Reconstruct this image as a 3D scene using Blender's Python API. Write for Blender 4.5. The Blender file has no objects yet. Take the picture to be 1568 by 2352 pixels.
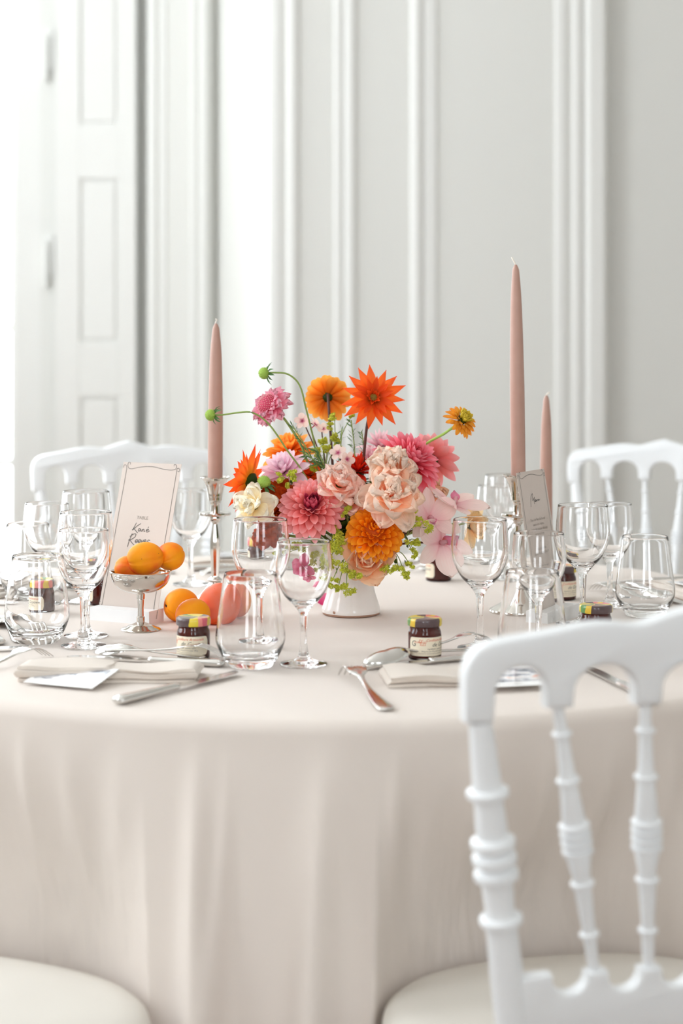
import bpy, bmesh, math, random
from mathutils import Vector, Matrix, Quaternion

random.seed(7)
PI = math.pi
scene = bpy.context.scene
col = scene.collection

# ---------------------------------------------------------------- camera
F_PX, W_PX, H_PX, Y_HOR = 4200.0, 1568.0, 2352.0, 740.0
CAM_Z, T_Z = 1.205, 0.76
cam_d = bpy.data.cameras.new('camera')
cam = bpy.data.objects.new('camera', cam_d)
col.objects.link(cam)
cam.location = (0, 0, CAM_Z)
cam.rotation_euler = (PI / 2, 0, 0)
cam_d.sensor_fit = 'VERTICAL'
cam_d.sensor_height = 36.0
cam_d.sensor_width = 24.0
cam_d.lens = F_PX / H_PX * 36.0
cam_d.shift_y = (Y_HOR - H_PX / 2) / H_PX
cam_d.clip_start = 0.05
cam_d.dof.use_dof = True
cam_d.dof.focus_distance = 2.62
cam_d.dof.aperture_fstop = 3.2
scene.camera = cam

# ---------------------------------------------------------------- world, daylight, exposure
world = bpy.data.worlds.new('sky')
scene.world = world
world.use_nodes = True
wn = world.node_tree.nodes
wn['Background'].inputs[0].default_value = (0.90, 0.955, 1.0, 1)
wn['Background'].inputs[1].default_value = 4.3
scene.view_settings.view_transform = 'Standard'
scene.view_settings.look = 'None'
scene.view_settings.gamma = 1.0
scene.view_settings.use_curve_mapping = False
scene.view_settings.exposure = 1.22
scene.cycles.max_bounces = 24
scene.cycles.transmission_bounces = 24
scene.cycles.transparent_max_bounces = 24
scene.cycles.diffuse_bounces = 8
scene.cycles.glossy_bounces = 8
scene.cycles.sample_clamp_indirect = 8.0

# room box and its windows (left wall: y0, y1 ; rear wall: x0, x1)
RX0, RX1, RY0, RY1, RZ = -2.6, 3.8, -3.0, 6.75, 3.9
WIN_Z0, WIN_Z1 = 1.0, 3.8
LEFT_WINS = [(0.9, 1.6), (2.4, 3.9), (4.9, 5.8)]
REAR_WINS = [(-1.55, -0.5), (0.95, 2.0)]

def portal(name, loc, rot, sx, sy):
    l = bpy.data.lights.new(name, 'AREA')
    l.shape = 'RECTANGLE'; l.size = sx; l.size_y = sy
    l.cycles.is_portal = True
    o = bpy.data.objects.new(name, l); col.objects.link(o)
    o.location = loc; o.rotation_euler = rot
    return o
for a, b in LEFT_WINS:
    portal('window_left_offscreen', (RX0 - 0.12, (a + b) / 2, (WIN_Z0 + WIN_Z1) / 2), (0, -PI / 2, 0), WIN_Z1 - WIN_Z0, b - a)
for a, b in REAR_WINS:
    portal('window_rear_offscreen', ((a + b) / 2, RY0 - 0.12, (WIN_Z0 + WIN_Z1) / 2), (PI / 2, 0, 0), b - a, WIN_Z1 - WIN_Z0)
portal('window_bay_daylight', (-1.63, RY1 + 0.02, 1.7), (-PI / 2, 0, 0), 1.1, 3.3)

# ---------------------------------------------------------------- materials
def srgb(r, g, b):
    def f(c):
        c /= 255.0
        return c / 12.92 if c <= 0.04045 else ((c + 0.055) / 1.055) ** 2.4
    return (f(r), f(g), f(b), 1.0)

def pmat(name, color, rough=0.5, metal=0.0, trans=0.0, ior=1.45, coat=0.0, noise=None, bump=None, sheen=0.0, sss=0.0):
    m = bpy.data.materials.new(name); m.use_nodes = True
    nt = m.node_tree; p = nt.nodes['Principled BSDF']
    p.inputs['Base Color'].default_value = color
    p.inputs['Roughness'].default_value = rough
    p.inputs['Metallic'].default_value = metal
    p.inputs['Transmission Weight'].default_value = trans
    p.inputs['IOR'].default_value = ior
    p.inputs['Coat Weight'].default_value = coat
    p.inputs['Sheen Weight'].default_value = sheen
    if sss:
        p.inputs['Subsurface Weight'].default_value = sss
        p.inputs['Subsurface Scale'].default_value = 0.006
        p.inputs['Subsurface Radius'].default_value = (1, .5, .3)
    tc = nt.nodes.new('ShaderNodeTexCoord')
    if noise:
        sc_, c2, amt = noise
        n = nt.nodes.new('ShaderNodeTexNoise'); n.inputs['Scale'].default_value = sc_
        n.inputs['Detail'].default_value = 4
        r = nt.nodes.new('ShaderNodeValToRGB')
        r.color_ramp.elements[0].position = 0.5 - amt; r.color_ramp.elements[1].position = 0.5 + amt
        r.color_ramp.elements[0].color = color; r.color_ramp.elements[1].color = c2
        nt.links.new(tc.outputs['Object'], n.inputs['Vector'])
        nt.links.new(n.outputs['Fac'], r.inputs[0]); nt.links.new(r.outputs[0], p.inputs['Base Color'])
    if bump:
        sc_, st, dist = bump
        n = nt.nodes.new('ShaderNodeTexNoise'); n.inputs['Scale'].default_value = sc_
        b = nt.nodes.new('ShaderNodeBump'); b.inputs['Strength'].default_value = st; b.inputs['Distance'].default_value = dist
        nt.links.new(tc.outputs['Object'], n.inputs['Vector'])
        nt.links.new(n.outputs['Fac'], b.inputs['Height']); nt.links.new(b.outputs[0], p.inputs['Normal'])
    return m

def petal_mat(name, base, mid, tip, transl=0.35, rough=0.55, pos=(0.0, 0.5, 1.0), jitter=0.12):
    m = bpy.data.materials.new(name); m.use_nodes = True
    nt = m.node_tree; p = nt.nodes['Principled BSDF']
    p.inputs['Roughness'].default_value = rough
    p.inputs['Specular IOR Level'].default_value = 0.25
    uv = nt.nodes.new('ShaderNodeUVMap'); uv.uv_map = 'UVMap'
    sep = nt.nodes.new('ShaderNodeSeparateXYZ'); nt.links.new(uv.outputs[0], sep.inputs[0])
    r = nt.nodes.new('ShaderNodeValToRGB')
    e = r.color_ramp.elements
    e[0].position = pos[0]; e[0].color = base
    e[1].position = pos[2]; e[1].color = tip
    k = e.new(pos[1]); k.color = mid
    nt.links.new(sep.outputs['Y'], r.inputs[0])
    # fine lengthwise veins
    mp = nt.nodes.new('ShaderNodeMapping'); mp.inputs['Scale'].default_value = (14, 1.2, 1)
    nz = nt.nodes.new('ShaderNodeTexNoise'); nz.inputs['Scale'].default_value = 2.2
    nt.links.new(uv.outputs[0], mp.inputs[0]); nt.links.new(mp.outputs[0], nz.inputs['Vector'])
    oi = nt.nodes.new('ShaderNodeObjectInfo')
    ma = nt.nodes.new('ShaderNodeMath'); ma.operation = 'MULTIPLY_ADD'
    ma.inputs[1].default_value = jitter * 2; ma.inputs[2].default_value = 1.0 - jitter
    nt.links.new(oi.outputs['Random'], ma.inputs[0])
    mb = nt.nodes.new('ShaderNodeMath'); mb.operation = 'MULTIPLY_ADD'
    mb.inputs[1].default_value = 0.24; mb.inputs[2].default_value = -0.12
    nt.links.new(nz.outputs['Fac'], mb.inputs[0])
    mc = nt.nodes.new('ShaderNodeMath'); mc.operation = 'ADD'
    nt.links.new(ma.outputs[0], mc.inputs[0]); nt.links.new(mb.outputs[0], mc.inputs[1])
    hsv = nt.nodes.new('ShaderNodeHueSaturation')
    nt.links.new(r.outputs[0], hsv.inputs['Color']); nt.links.new(mc.outputs[0], hsv.inputs['Value'])
    nt.links.new(hsv.outputs[0], p.inputs['Base Color'])
    t = nt.nodes.new('ShaderNodeBsdfTranslucent'); nt.links.new(hsv.outputs[0], t.inputs[0])
    mx = nt.nodes.new('ShaderNodeMixShader'); mx.inputs[0].default_value = transl
    nt.links.new(p.outputs[0], mx.inputs[1]); nt.links.new(t.outputs[0], mx.inputs[2])
    nt.links.new(mx.outputs[0], nt.nodes['Material Output'].inputs['Surface'])
    return m

M = {}
M['wall'] = pmat('wall_paint', srgb(214, 214, 210), 0.55, bump=(60, 0.05, 0.002))
M['trim'] = pmat('trim_paint', srgb(218, 218, 215), 0.4)
M['ceil'] = pmat('ceiling_paint', srgb(246, 245, 242), 0.7)
M['floor'] = pmat('oak_floor', srgb(128, 100, 76), 0.4, noise=(3, srgb(124, 98, 74), 0.2))
M['chair'] = pmat('white_lacquer', srgb(228, 230, 232), 0.32, bump=(30, 0.03, 0.001))
M['seat'] = pmat('seat_vinyl', srgb(222, 218, 210), 0.5)
M['cloth'] = pmat('cream_tablecloth', srgb(218, 208, 200), 0.85, sheen=0.1, bump=(900, 0.08, 0.0006))
M['napkin'] = pmat('linen_napkin', srgb(213, 203, 193), 0.9, sheen=0.1, bump=(1200, 0.15, 0.0006))
M['glass'] = pmat('clear_glass', (1, 1, 1, 1), 0.0, trans=1.0, ior=1.48)
M['silver'] = pmat('silver_metal', srgb(222, 218, 212), 0.12, metal=1.0, noise=(30, srgb(205, 198, 190), 0.25))
M['steel'] = pmat('steel_cutlery', srgb(214, 212, 208), 0.14, metal=1.0)
M['ceramic'] = pmat('white_ceramic', srgb(247, 245, 242), 0.18, coat=0.4, noise=(25, srgb(240, 237, 233), 0.3))
M['clay'] = pmat('bare_clay', srgb(176, 140, 120), 0.8)
M['card'] = pmat('blush_card', srgb(206, 193, 184), 0.85)
M['ink'] = pmat('grey_ink', srgb(90, 88, 84), 0.8)
M['ink_soft'] = pmat('soft_ink', srgb(150, 140, 130), 0.8)
M['block'] = pmat('white_block', srgb(232, 232, 232), 0.4)
M['candle'] = pmat('rose_wax', srgb(182, 146, 132), 0.45, sss=0.06, noise=(40, srgb(174, 136, 122), 0.3))
M['wick'] = pmat('wick_cotton', srgb(238, 230, 218), 0.9)
M['jam'] = pmat('dark_jam', srgb(108, 38, 28), 0.6, noise=(120, srgb(78, 24, 20), 0.2))
M['jam'].node_tree.nodes['Principled BSDF'].inputs['Specular IOR Level'].default_value = 0.0
M['label'] = pmat('cream_label', srgb(233, 221, 198), 0.6)
M['ink_red'] = pmat('red_ink', srgb(214, 92, 50), 0.7)
M['ochre'] = pmat('ochre_thread', srgb(214, 170, 100), 0.9)
M['stem'] = pmat('green_stem', srgb(138, 160, 84), 0.5)
M['stem_dark'] = pmat('brown_stem', srgb(86, 50, 42), 0.5)
M['stem_light'] = pmat('light_stem', srgb(160, 196, 92), 0.5)
M['dimple'] = pmat('fruit_stem_scar', srgb(66, 40, 24), 0.9)

def lid_material():
    m = pmat('printed_lid', srgb(70, 50, 50), 0.3, coat=0.5)
    nt = m.node_tree; p = nt.nodes['Principled BSDF']
    tc = nt.nodes.new('ShaderNodeTexCoord')
    gr = nt.nodes.new('ShaderNodeTexGradient'); gr.gradient_type = 'RADIAL'
    nz = nt.nodes.new('ShaderNodeTexNoise'); nz.inputs['Scale'].default_value = 60
    mv = nt.nodes.new('ShaderNodeVectorMath'); mv.operation = 'MULTIPLY_ADD'
    mv.inputs[1].default_value = (0.008, 0.008, 0.008)
    nt.links.new(nz.outputs['Color'], mv.inputs[0]); nt.links.new(tc.outputs['Object'], mv.inputs[2])
    nt.links.new(tc.outputs['Object'], nz.inputs['Vector'])
    nt.links.new(mv.outputs[0], gr.inputs[0])
    r = nt.nodes.new('ShaderNodeValToRGB'); r.color_ramp.interpolation = 'CONSTANT'
    cols = [(0.0, (222, 190, 60)), (.08, (214, 120, 110)), (.16, (86, 66, 64)), (.30, (224, 196, 70)), (.42, (226, 206, 60)),
            (.47, (96, 150, 84)), (.53, (224, 186, 60)), (.58, (82, 64, 66)), (.75, (86, 66, 66)), (.79, (222, 196, 50)), (.87, (232, 140, 130)), (.92, (214, 96, 110))]
    e = r.color_ramp.elements
    e[0].position = 0; e[0].color = srgb(*cols[0][1]); e[1].position = cols[-1][0]; e[1].color = srgb(*cols[-1][1])
    for q, c in cols[1:-1]:
        k = e.new(q); k.color = srgb(*c)
    nt.links.new(gr.outputs[0], r.inputs[0]); nt.links.new(r.outputs[0], p.inputs['Base Color'])
    return m
M['lid'] = lid_material()

def fruit_mat(name, c1, c2, c3, scale=28.0):
    m = pmat(name, c1, 0.5, sss=0.15); nt = m.node_tree; p = nt.nodes['Principled BSDF']
    p.inputs['Specular IOR Level'].default_value = 0.3
    tc = nt.nodes.new('ShaderNodeTexCoord')
    n = nt.nodes.new('ShaderNodeTexNoise'); n.inputs['Scale'].default_value = scale; n.inputs['Detail'].default_value = 2
    oi = nt.nodes.new('ShaderNodeObjectInfo')
    va = nt.nodes.new('ShaderNodeVectorMath'); va.operation = 'ADD'
    nt.links.new(tc.outputs['Object'], va.inputs[0]); nt.links.new(oi.outputs['Location'], va.inputs[1])
    r = nt.nodes.new('ShaderNodeValToRGB'); e = r.color_ramp.elements
    e[0].position = .38; e[0].color = c1; e[1].position = .72; e[1].color = c3
    k = e.new(.56); k.color = c2
    # one sun-blushed flank (local -Y)
    sp_ = nt.nodes.new('ShaderNodeSeparateXYZ'); nt.links.new(tc.outputs['Object'], sp_.inputs[0])
    ad = nt.nodes.new('ShaderNodeMath'); ad.operation = 'MULTIPLY_ADD'; ad.inputs[1].default_value = -9.0
    nt.links.new(sp_.outputs['Y'], ad.inputs[0]); nt.links.new(n.outputs['Fac'], ad.inputs[2])
    nt.links.new(va.outputs[0], n.inputs['Vector']); nt.links.new(ad.outputs[0], r.inputs[0])
    # small freckles
    v = nt.nodes.new('ShaderNodeTexVoronoi'); v.inputs['Scale'].default_value = 95
    lt = nt.nodes.new('ShaderNodeMath'); lt.operation = 'LESS_THAN'; lt.inputs[1].default_value = 0.055
    nt.links.new(va.outputs[0], v.inputs['Vector']); nt.links.new(v.outputs['Distance'], lt.inputs[0])
    mx = nt.nodes.new('ShaderNodeMix'); mx.data_type = 'RGBA'; mx.inputs['B'].default_value = srgb(170, 84, 20)
    nt.links.new(lt.outputs[0], mx.inputs['Factor']); nt.links.new(r.outputs[0], mx.inputs['A'])
    nt.links.new(mx.outputs['Result'], p.inputs['Base Color'])
    n2 = nt.nodes.new('ShaderNodeTexNoise'); n2.inputs['Scale'].default_value = 1500
    b = nt.nodes.new('ShaderNodeBump'); b.inputs['Strength'].default_value = 0.1; b.inputs['Distance'].default_value = 0.0004
    nt.links.new(tc.outputs['Object'], n2.inputs['Vector']); nt.links.new(n2.outputs['Fac'], b.inputs['Height']); nt.links.new(b.outputs[0], p.inputs['Normal'])
    return m
M['apricot'] = fruit_mat('apricot_skin', srgb(250, 156, 10), srgb(248, 138, 16), srgb(238, 88, 34))
M['peach'] = fruit_mat('peach_skin', srgb(238, 90, 20), srgb(236, 98, 44), srgb(232, 122, 96), 22)
M['peach2'] = fruit_mat('nectarine_skin', srgb(226, 122, 92), srgb(228, 142, 108), srgb(236, 170, 110), 22)

def photo_material():
    m = pmat('glossy_print', srgb(200, 200, 205), 0.12, coat=0.5); nt = m.node_tree; p = nt.nodes['Principled BSDF']
    tc = nt.nodes.new('ShaderNodeTexCoord')
    mp = nt.nodes.new('ShaderNodeMapping'); mp.inputs['Scale'].default_value = (26, 60, 20)
    n = nt.nodes.new('ShaderNodeTexNoise'); n.inputs['Scale'].default_value = 1.4; n.inputs['Detail'].default_value = 3
    r = nt.nodes.new('ShaderNodeValToRGB'); e = r.color_ramp.elements
    e[0].position = .34; e[0].color = srgb(78, 84, 96); e[1].position = .74; e[1].color = srgb(226, 120, 84)
    for q, c in ((.45, (150, 152, 160)), (.52, (214, 214, 218)), (.62, (222, 214, 208))):
        k = e.new(q); k.color = srgb(*c)
    nt.links.new(tc.outputs['Object'], mp.inputs[0]); nt.links.new(mp.outputs[0], n.inputs['Vector'])
    nt.links.new(n.outputs['Fac'], r.inputs[0]); nt.links.new(r.outputs[0], p.inputs['Base Color'])
    return m
M['photo'] = photo_material()
M['photo_border'] = pmat('print_paper', srgb(242, 242, 242), 0.15, coat=0.5)

# ---------------------------------------------------------------- mesh helpers
def new_mesh(name, verts, faces, uvs=None, smooth=True, sharp=None):
    me = bpy.data.meshes.new(name)
    me.from_pydata([tuple(v) for v in verts], [], faces)
    if uvs is not None:
        ul = me.uv_layers.new(name='UVMap')
        for lp in me.loops:
            ul.data[lp.index].uv = uvs[lp.vertex_index]
    if smooth:
        me.polygons.foreach_set('use_smooth', [True] * len(me.polygons))
        if sharp:
            me.set_sharp_from_angle(angle=math.radians(sharp))
    me.update()
    return me

def obj(name, me, mat=None, parent=None, loc=None, rot=None, scale=None, kind=None, label=None):
    o = bpy.data.objects.new(name, me); col.objects.link(o)
    if mat is not None and me is not None and len(me.materials) == 0:
        me.materials.append(mat)
    if parent is not None: o.parent = parent
    if loc is not None: o.location = loc
    if rot is not None:
        if isinstance(rot, Quaternion):
            o.rotation_mode = 'QUATERNION'; o.rotation_quaternion = rot
        else: o.rotation_euler = rot
    if scale is not None: o.scale = (scale, scale, scale) if isinstance(scale, (int, float)) else scale
    if kind: o['kind'] = kind
    if label: o['label'] = label
    return o

def tag(o, label, cat, group=None):
    o['label'] = label; o['category'] = cat
    if group: o['group'] = group
    return o

def thing(name, label, cat, loc=(0, 0, 0), rot=None, group=None, scale=None):
    o = obj(name, None, loc=loc, rot=rot, scale=scale)
    o.empty_display_size = 0.05
    return tag(o, label, cat, group)

def root_matrix(o):
    r = o.rotation_quaternion.to_matrix() if o.rotation_mode == 'QUATERNION' else o.rotation_euler.to_matrix()
    return Matrix.Translation(o.location) @ r.to_4x4() @ Matrix.Diagonal(o.scale).to_4x4()

def dup(root, loc, rot, label=None, group=None):
    r = root.copy(); col.objects.link(r); r.location = loc
    if rot is not None: r.rotation_euler = rot
    if label: r['label'] = label
    if group: r['group'] = group
    for ch in list(root.children):
        c = ch.copy(); col.objects.link(c); c.parent = r
        for g in list(ch.children):
            d = g.copy(); col.objects.link(d); d.parent = c
    return r

def lathe(prof, seg=40, sharp=38, name='lathe'):
    verts, faces, rings = [], [], []
    for r, z in prof:
        if r < 1e-6:
            verts.append((0, 0, z)); rings.append([len(verts) - 1])
        else:
            st = len(verts)
            for k in range(seg):
                a = 2 * PI * k / seg
                verts.append((r * math.cos(a), r * math.sin(a), z))
            rings.append(list(range(st, st + seg)))
    for A, B in zip(rings[:-1], rings[1:]):
        if len(A) == 1 and len(B) == 1: continue
        for k in range(seg):
            k2 = (k + 1) % seg
            if len(A) == 1: faces.append((A[0], B[k2], B[k]))
            elif len(B) == 1: faces.append((A[k], A[k2], B[0]))
            else: faces.append((A[k], A[k2], B[k2], B[k]))
    return new_mesh(name, verts, faces, sharp=sharp)

def smooth_prof(pts, n=5):
    """Catmull-Rom through (r,z) or (x,y[,z]) points."""
    P = [Vector(p) for p in pts]
    out = []
    for i in range(len(P) - 1):
        p0 = P[i - 1] if i > 0 else P[i] * 2 - P[i + 1]
        p1, p2 = P[i], P[i + 1]
        p3 = P[i + 2] if i + 2 < len(P) else P[i + 1] * 2 - P[i]
        for k in range(n):
            t = k / n
            out.append(0.5 * ((2 * p1) + (p2 - p0) * t + (2 * p0 - 5 * p1 + 4 * p2 - p3) * t * t + (3 * p1 - p0 - 3 * p2 + p3) * t ** 3))
    out.append(P[-1].copy())
    return out

def box(x0, x1, y0, y1, z0, z1, bev=0.0, name='box'):
    bm = bmesh.new()
    vs = [bm.verts.new((x, y, z)) for x in (x0, x1) for y in (y0, y1) for z in (z0, z1)]
    for f in ((0, 1, 3, 2), (4, 6, 7, 5), (0, 4, 5, 1), (2, 3, 7, 6), (0, 2, 6, 4), (1, 5, 7, 3)):
        bm.faces.new([vs[i] for i in f])
    bmesh.ops.recalc_face_normals(bm, faces=bm.faces)
    if bev:
        bmesh.ops.bevel(bm, geom=bm.edges[:], offset=bev, segments=2, affect='EDGES', profile=0.5)
    me = bpy.data.meshes.new(name); bm.to_mesh(me); bm.free()
    return me

def prism(poly, z0, z1, name='prism', axis='Z', bev=0.0):
    """poly = list of 2D points; axis Z: extruded up; axis Y: poly is (x,z), extruded y z0..z1"""
    bm = bmesh.new()
    def P(p, h): return (p[0], p[1], h) if axis == 'Z' else (p[0], h, p[1])
    A = [bm.verts.new(P(p, z0)) for p in poly]; B = [bm.verts.new(P(p, z1)) for p in poly]
    n = len(poly)
    bm.faces.new(A); bm.faces.new(B[::-1])
    for i in range(n):
        bm.faces.new((A[i], B[i], B[(i + 1) % n], A[(i + 1) % n]))
    bmesh.ops.recalc_face_normals(bm, faces=bm.faces)
    if bev:
        ed = [e for e in bm.edges if len(e.link_faces) == 2 and any(len(f.verts) == n for f in e.link_faces) and not all(len(f.verts) == n for f in e.link_faces)]
        bmesh.ops.bevel(bm, geom=ed, offset=bev, segments=3, affect='EDGES', profile=0.5)
    me = bpy.data.meshes.new(name); bm.to_mesh(me); bm.free()
    return me

def tube(pts, rad, seg=8, name='tube', caps=True):
    P = [Vector(p) for p in pts]
    n = len(P)
    R = rad if isinstance(rad, (list, tuple)) else [rad] * n
    verts, faces = [], []
    up = Vector((0.13, 0.31, 0.94))
    for i in range(n):
        t = (P[min(i + 1, n - 1)] - P[max(i - 1, 0)]).normalized()
        a = t.cross(up)
        if a.length < 1e-4: a = t.cross(Vector((1, 0, 0)))
        a.normalize(); b = t.cross(a)
        for k in range(seg):
            an = 2 * PI * k / seg
            verts.append(P[i] + (a * math.cos(an) + b * math.sin(an)) * R[i])
    for i in range(n - 1):
        for k in range(seg):
            k2 = (k + 1) % seg
            faces.append((i * seg + k, i * seg + k2, (i + 1) * seg + k2, (i + 1) * seg + k))
    if caps:
        faces.append(tuple(range(seg))[::-1]); faces.append(tuple(range((n - 1) * seg, n * seg)))
    return new_mesh(name, verts, faces)

def join_data(parts):
    V, Fc = [], []
    for v, f in parts:
        o = len(V); V += v; Fc += [tuple(i + o for i in q) for q in f]
    return V, Fc

# pixel of the photo -> point on the table top / at a depth
def pt(x, y, dz=0.0):
    d = F_PX * (CAM_Z - T_Z) / (y - Y_HOR)
    return Vector(((x - W_PX / 2) / F_PX * d, d, T_Z + dz))
def at(x, y, d):
    return Vector(((x - W_PX / 2) / F_PX * d, d, CAM_Z - (y - Y_HOR) / F_PX * d))
def px_x(x, d): return (x - W_PX / 2) / F_PX * d
def zdir(d):
    return Vector((0, 0, 1)).rotation_difference(Vector(d).normalized())

# ================================================================= ROOM
def struct(name, me, mat, parent=None):
    o = obj(name, me, mat, parent)
    if parent is None: o['kind'] = 'structure'
    return o

struct('floor', box(RX0 - .2, RX1 + .2, RY0 - .2, RY1 + .3, -0.1, 0), M['floor'])
struct('ceiling', box(RX0 - .2, RX1 + .2, RY0 - .2, RY1 + .3, RZ, RZ + .1), M['ceil'])

def wall_with_openings(name, axis, fixed, lo, hi, wins):
    """a wall slab 0.2 thick with window openings, one mesh of butted boxes"""
    bm = bmesh.new()
    def add(a, b, z0, z1):
        if axis == 'X': me = box(fixed - .2, fixed, a, b, z0, z1)
        else: me = box(a, b, fixed - .2, fixed, z0, z1)
        bm.from_mesh(me); bpy.data.meshes.remove(me)
    cur = lo
    for a, b in wins:
        add(cur, a, 0, RZ); add(a, b, 0, WIN_Z0); add(a, b, WIN_Z1, RZ); cur = b
    add(cur, hi, 0, RZ)
    me = bpy.data.meshes.new(name); bm.to_mesh(me); bm.free()
    return struct(name, me, M['wall'])
wall_with_openings('wall_left', 'X', RX0, RY0 - .2, RY1 + .3, LEFT_WINS)
wall_with_openings('wall_right', 'X', RX1 + .2, RY0 - .2, RY1 + .3, [])
wall_with_openings('wall_front', 'Y', RY0, RX0, RX1, REAR_WINS)

# thin window pane: clear, lets daylight through, mirrors a little
def pane_material():
    m = bpy.data.materials.new('window_pane'); m.use_nodes = True; nt = m.node_tree
    nt.nodes.remove(nt.nodes['Principled BSDF'])
    tr = nt.nodes.new('ShaderNodeBsdfTransparent'); tr.inputs[0].default_value = (.97, .98, .98, 1)
    gl = nt.nodes.new('ShaderNodeBsdfGlossy'); gl.inputs['Roughness'].default_value = 0.0
    mx = nt.nodes.new('ShaderNodeMixShader'); mx.inputs[0].default_value = 0.05
    nt.links.new(tr.outputs[0], mx.inputs[1]); nt.links.new(gl.outputs[0], mx.inputs[2])
    nt.links.new(mx.outputs[0], nt.nodes['Material Output'].inputs['Surface'])
    return m
M['pane'] = pane_material()

def side_window(name, axis, fixed, a, b):
    w = obj(name, None); w['kind'] = 'structure'
    c = fixed - 0.1
    def B(p0, p1, z0, z1, t=.025):
        return box(c - t, c + t, p0, p1, z0, z1) if axis == 'X' else box(p0, p1, c - t, c + t, z0, z1)
    m = (a + b) / 2
    for p0, p1, z0, z1 in ((a, a + .06, WIN_Z0, WIN_Z1), (b - .06, b, WIN_Z0, WIN_Z1), (m - .05, m + .05, WIN_Z0, WIN_Z1),
                           (a, b, WIN_Z0, WIN_Z0 + .07), (a, b, WIN_Z1 - .07, WIN_Z1)):
        obj('sash_bar', B(p0, p1, z0, z1), M['trim'], w)
    for k in range(1, 6):
        z = WIN_Z0 + (WIN_Z1 - WIN_Z0) * k / 6
        obj('glazing_bar', B(a, b, z - .014, z + .014, .015), M['trim'], w)
    return w
n_win = 2
for a, b in LEFT_WINS:
    side_window('window_%d' % n_win, 'X', RX0, a, b); n_win += 1
for a, b in REAR_WINS:
    side_window('window_%d' % n_win, 'Y', RY0, a, b); n_win += 1

# back wall: main panelled face, splayed return towards the window bay
YB, YA = 6.0, 6.5
xb = px_x(620, YB); xr = px_x(1390, YB); xa = px_x(480, YA); xg = px_x(337, YA)
struct('wall_back', prism([(xb, YB), (xr, YB), (xr, YB + .05), (RX1, YB + .05), (RX1, RY1 + .3), (xa + .02, RY1 + .3), (xa + .02, YA + .06)], 0, RZ), M['wall'])
struct('wall_bay', prism([(xa, YA), (xa + .025, YA + .06), (xa + .025, RY1 + .3), (xg, RY1 + .3), (xg, YA)], 0, RZ), M['wall'])
struct('wall_recess', box(xg - .06, xg, 6.60, 6.85, 0, RZ), M['wall'])
struct('wall_jamb', box(-1.085, xg - .05, 6.60, 6.85, 0, RZ), M['wall'])
struct('wall_window_side', box(RX0, -2.2, 6.60, 6.85, 0, RZ), M['wall'])
struct('wall_window_head', box(-2.2, -1.085, 6.60, 6.85, 3.4, RZ), M['wall'])

def moulding(name, x0, x1, y, depth, lip):
    """vertical raised moulding with sloped sides and a groove"""
    depth *= .42
    p = [(x0, y + .002), (x0 + lip * .4, y - depth * .55), (x0 + lip, y - depth), (x1 - lip, y - depth), (x1 - lip * .4, y - depth * .55), (x1, y + .002)]
    return struct(name, prism(p, 0, RZ), M['trim'])
tn = 1
def strip(p0, p1, y, depth, lip):
    global tn
    moulding('trim_%d' % tn, px_x(p0, y), px_x(p1, y), y, depth, lip); tn += 1
strip(622, 648, YB, .010, .008)
strip(655, 690, YB, .028, .018)
strip(765, 790, YB, .016, .010)
strip(788, 822, YB, .030, .016)
strip(940, 975, YB, .030, .018)
strip(972, 1006, YB, .018, .010)
strip(1272, 1305, YB, .018, .012)
strip(1310, 1340, YB, .030, .012)
strip(1338, 1398, YB, .050, .020)
strip(340, 362, YA, .020, .008)
strip(366, 384, YA, .012, .006)
strip(436, 452, YA, .012, .006)
strip(458, 478, YA, .022, .008)
struct('baseboard_back', box(xb, RX1, YB - .02, YB + .06, 0, .16), M['trim'])

# folded shutter leaf with recessed panels
sh = obj('trim_%d' % tn, None); sh['kind'] = 'structure'; tn += 1
sx0, sx1 = px_x(128, 6.5), px_x(312, 6.5)
obj('shutter_back', box(sx0, sx1, 6.509, 6.54, 0.05, 3.4), M['trim'], sh)
pl, pr = px_x(183, 6.5), px_x(272, 6.5)
def zpx(y, d): return CAM_Z - (y - Y_HOR) / F_PX * d
obj('stile', box(sx0, pl, 6.50, 6.515, 0.05, 3.4, .002), M['trim'], sh)
obj('stile', box(pr, sx1, 6.50, 6.515, 0.05, 3.4, .002), M['trim'], sh)
for ya, yb in ((287, 410), (787, 912), (1290, 1420)):
    obj('rail', box(pl, pr, 6.50, 6.515, zpx(yb, 6.5), zpx(ya, 6.5), .002), M['trim'], sh)
for ya, yb in ((-200, 287), (410, 787), (912, 1290)):
    obj('panel', box(pl + .012, pr - .012, 6.503, 6.517, zpx(yb, 6.5) + .012, zpx(ya, 6.5) - .012, .004), M['trim'], sh)

# window beside the shutter
wi = obj('window_1', None); wi['kind'] = 'structure'
YW = 6.6
ws0, ws1 = px_x(31, YW), px_x(96, YW)
obj('casement_stile', box(ws0, ws1, YW, YW + .05, .06, 3.4, .006), M['trim'], wi)
obj('casement_stile', box(-2.2, -2.1, YW, YW + .05, .06, 3.4, .006), M['trim'], wi)
obj('casement_rail', box(-2.1, ws0, YW, YW + .05, .06, .16, .006), M['trim'], wi)
obj('casement_rail', box(-2.1, ws0, YW, YW + .05, 3.3, 3.4, .006), M['trim'], wi)
for k in range(-1, 6):
    z = zpx(443, YW) + (k - 2) * .487
    if .2 < z < 3.3: obj('glazing_bar', box(-2.1, ws0, YW + .012, YW + .04, z - .014, z + .014, .004), M['trim'], wi)
    obj('pane', box(-2.1, ws0, YW + .024, YW + .028, max(.16, z + .014), min(3.3, z + .487 - .014)), M['pane'], wi)
obj('glazing_bar', box(-1.66, -1.63, YW + .012, YW + .04, .16, 3.3, .004), M['trim'], wi)
obj('inner_bead', box(ws0 - .012, ws0, YW + .01, YW + .045, .16, 3.3, .003), M['trim'], wi)
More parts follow.
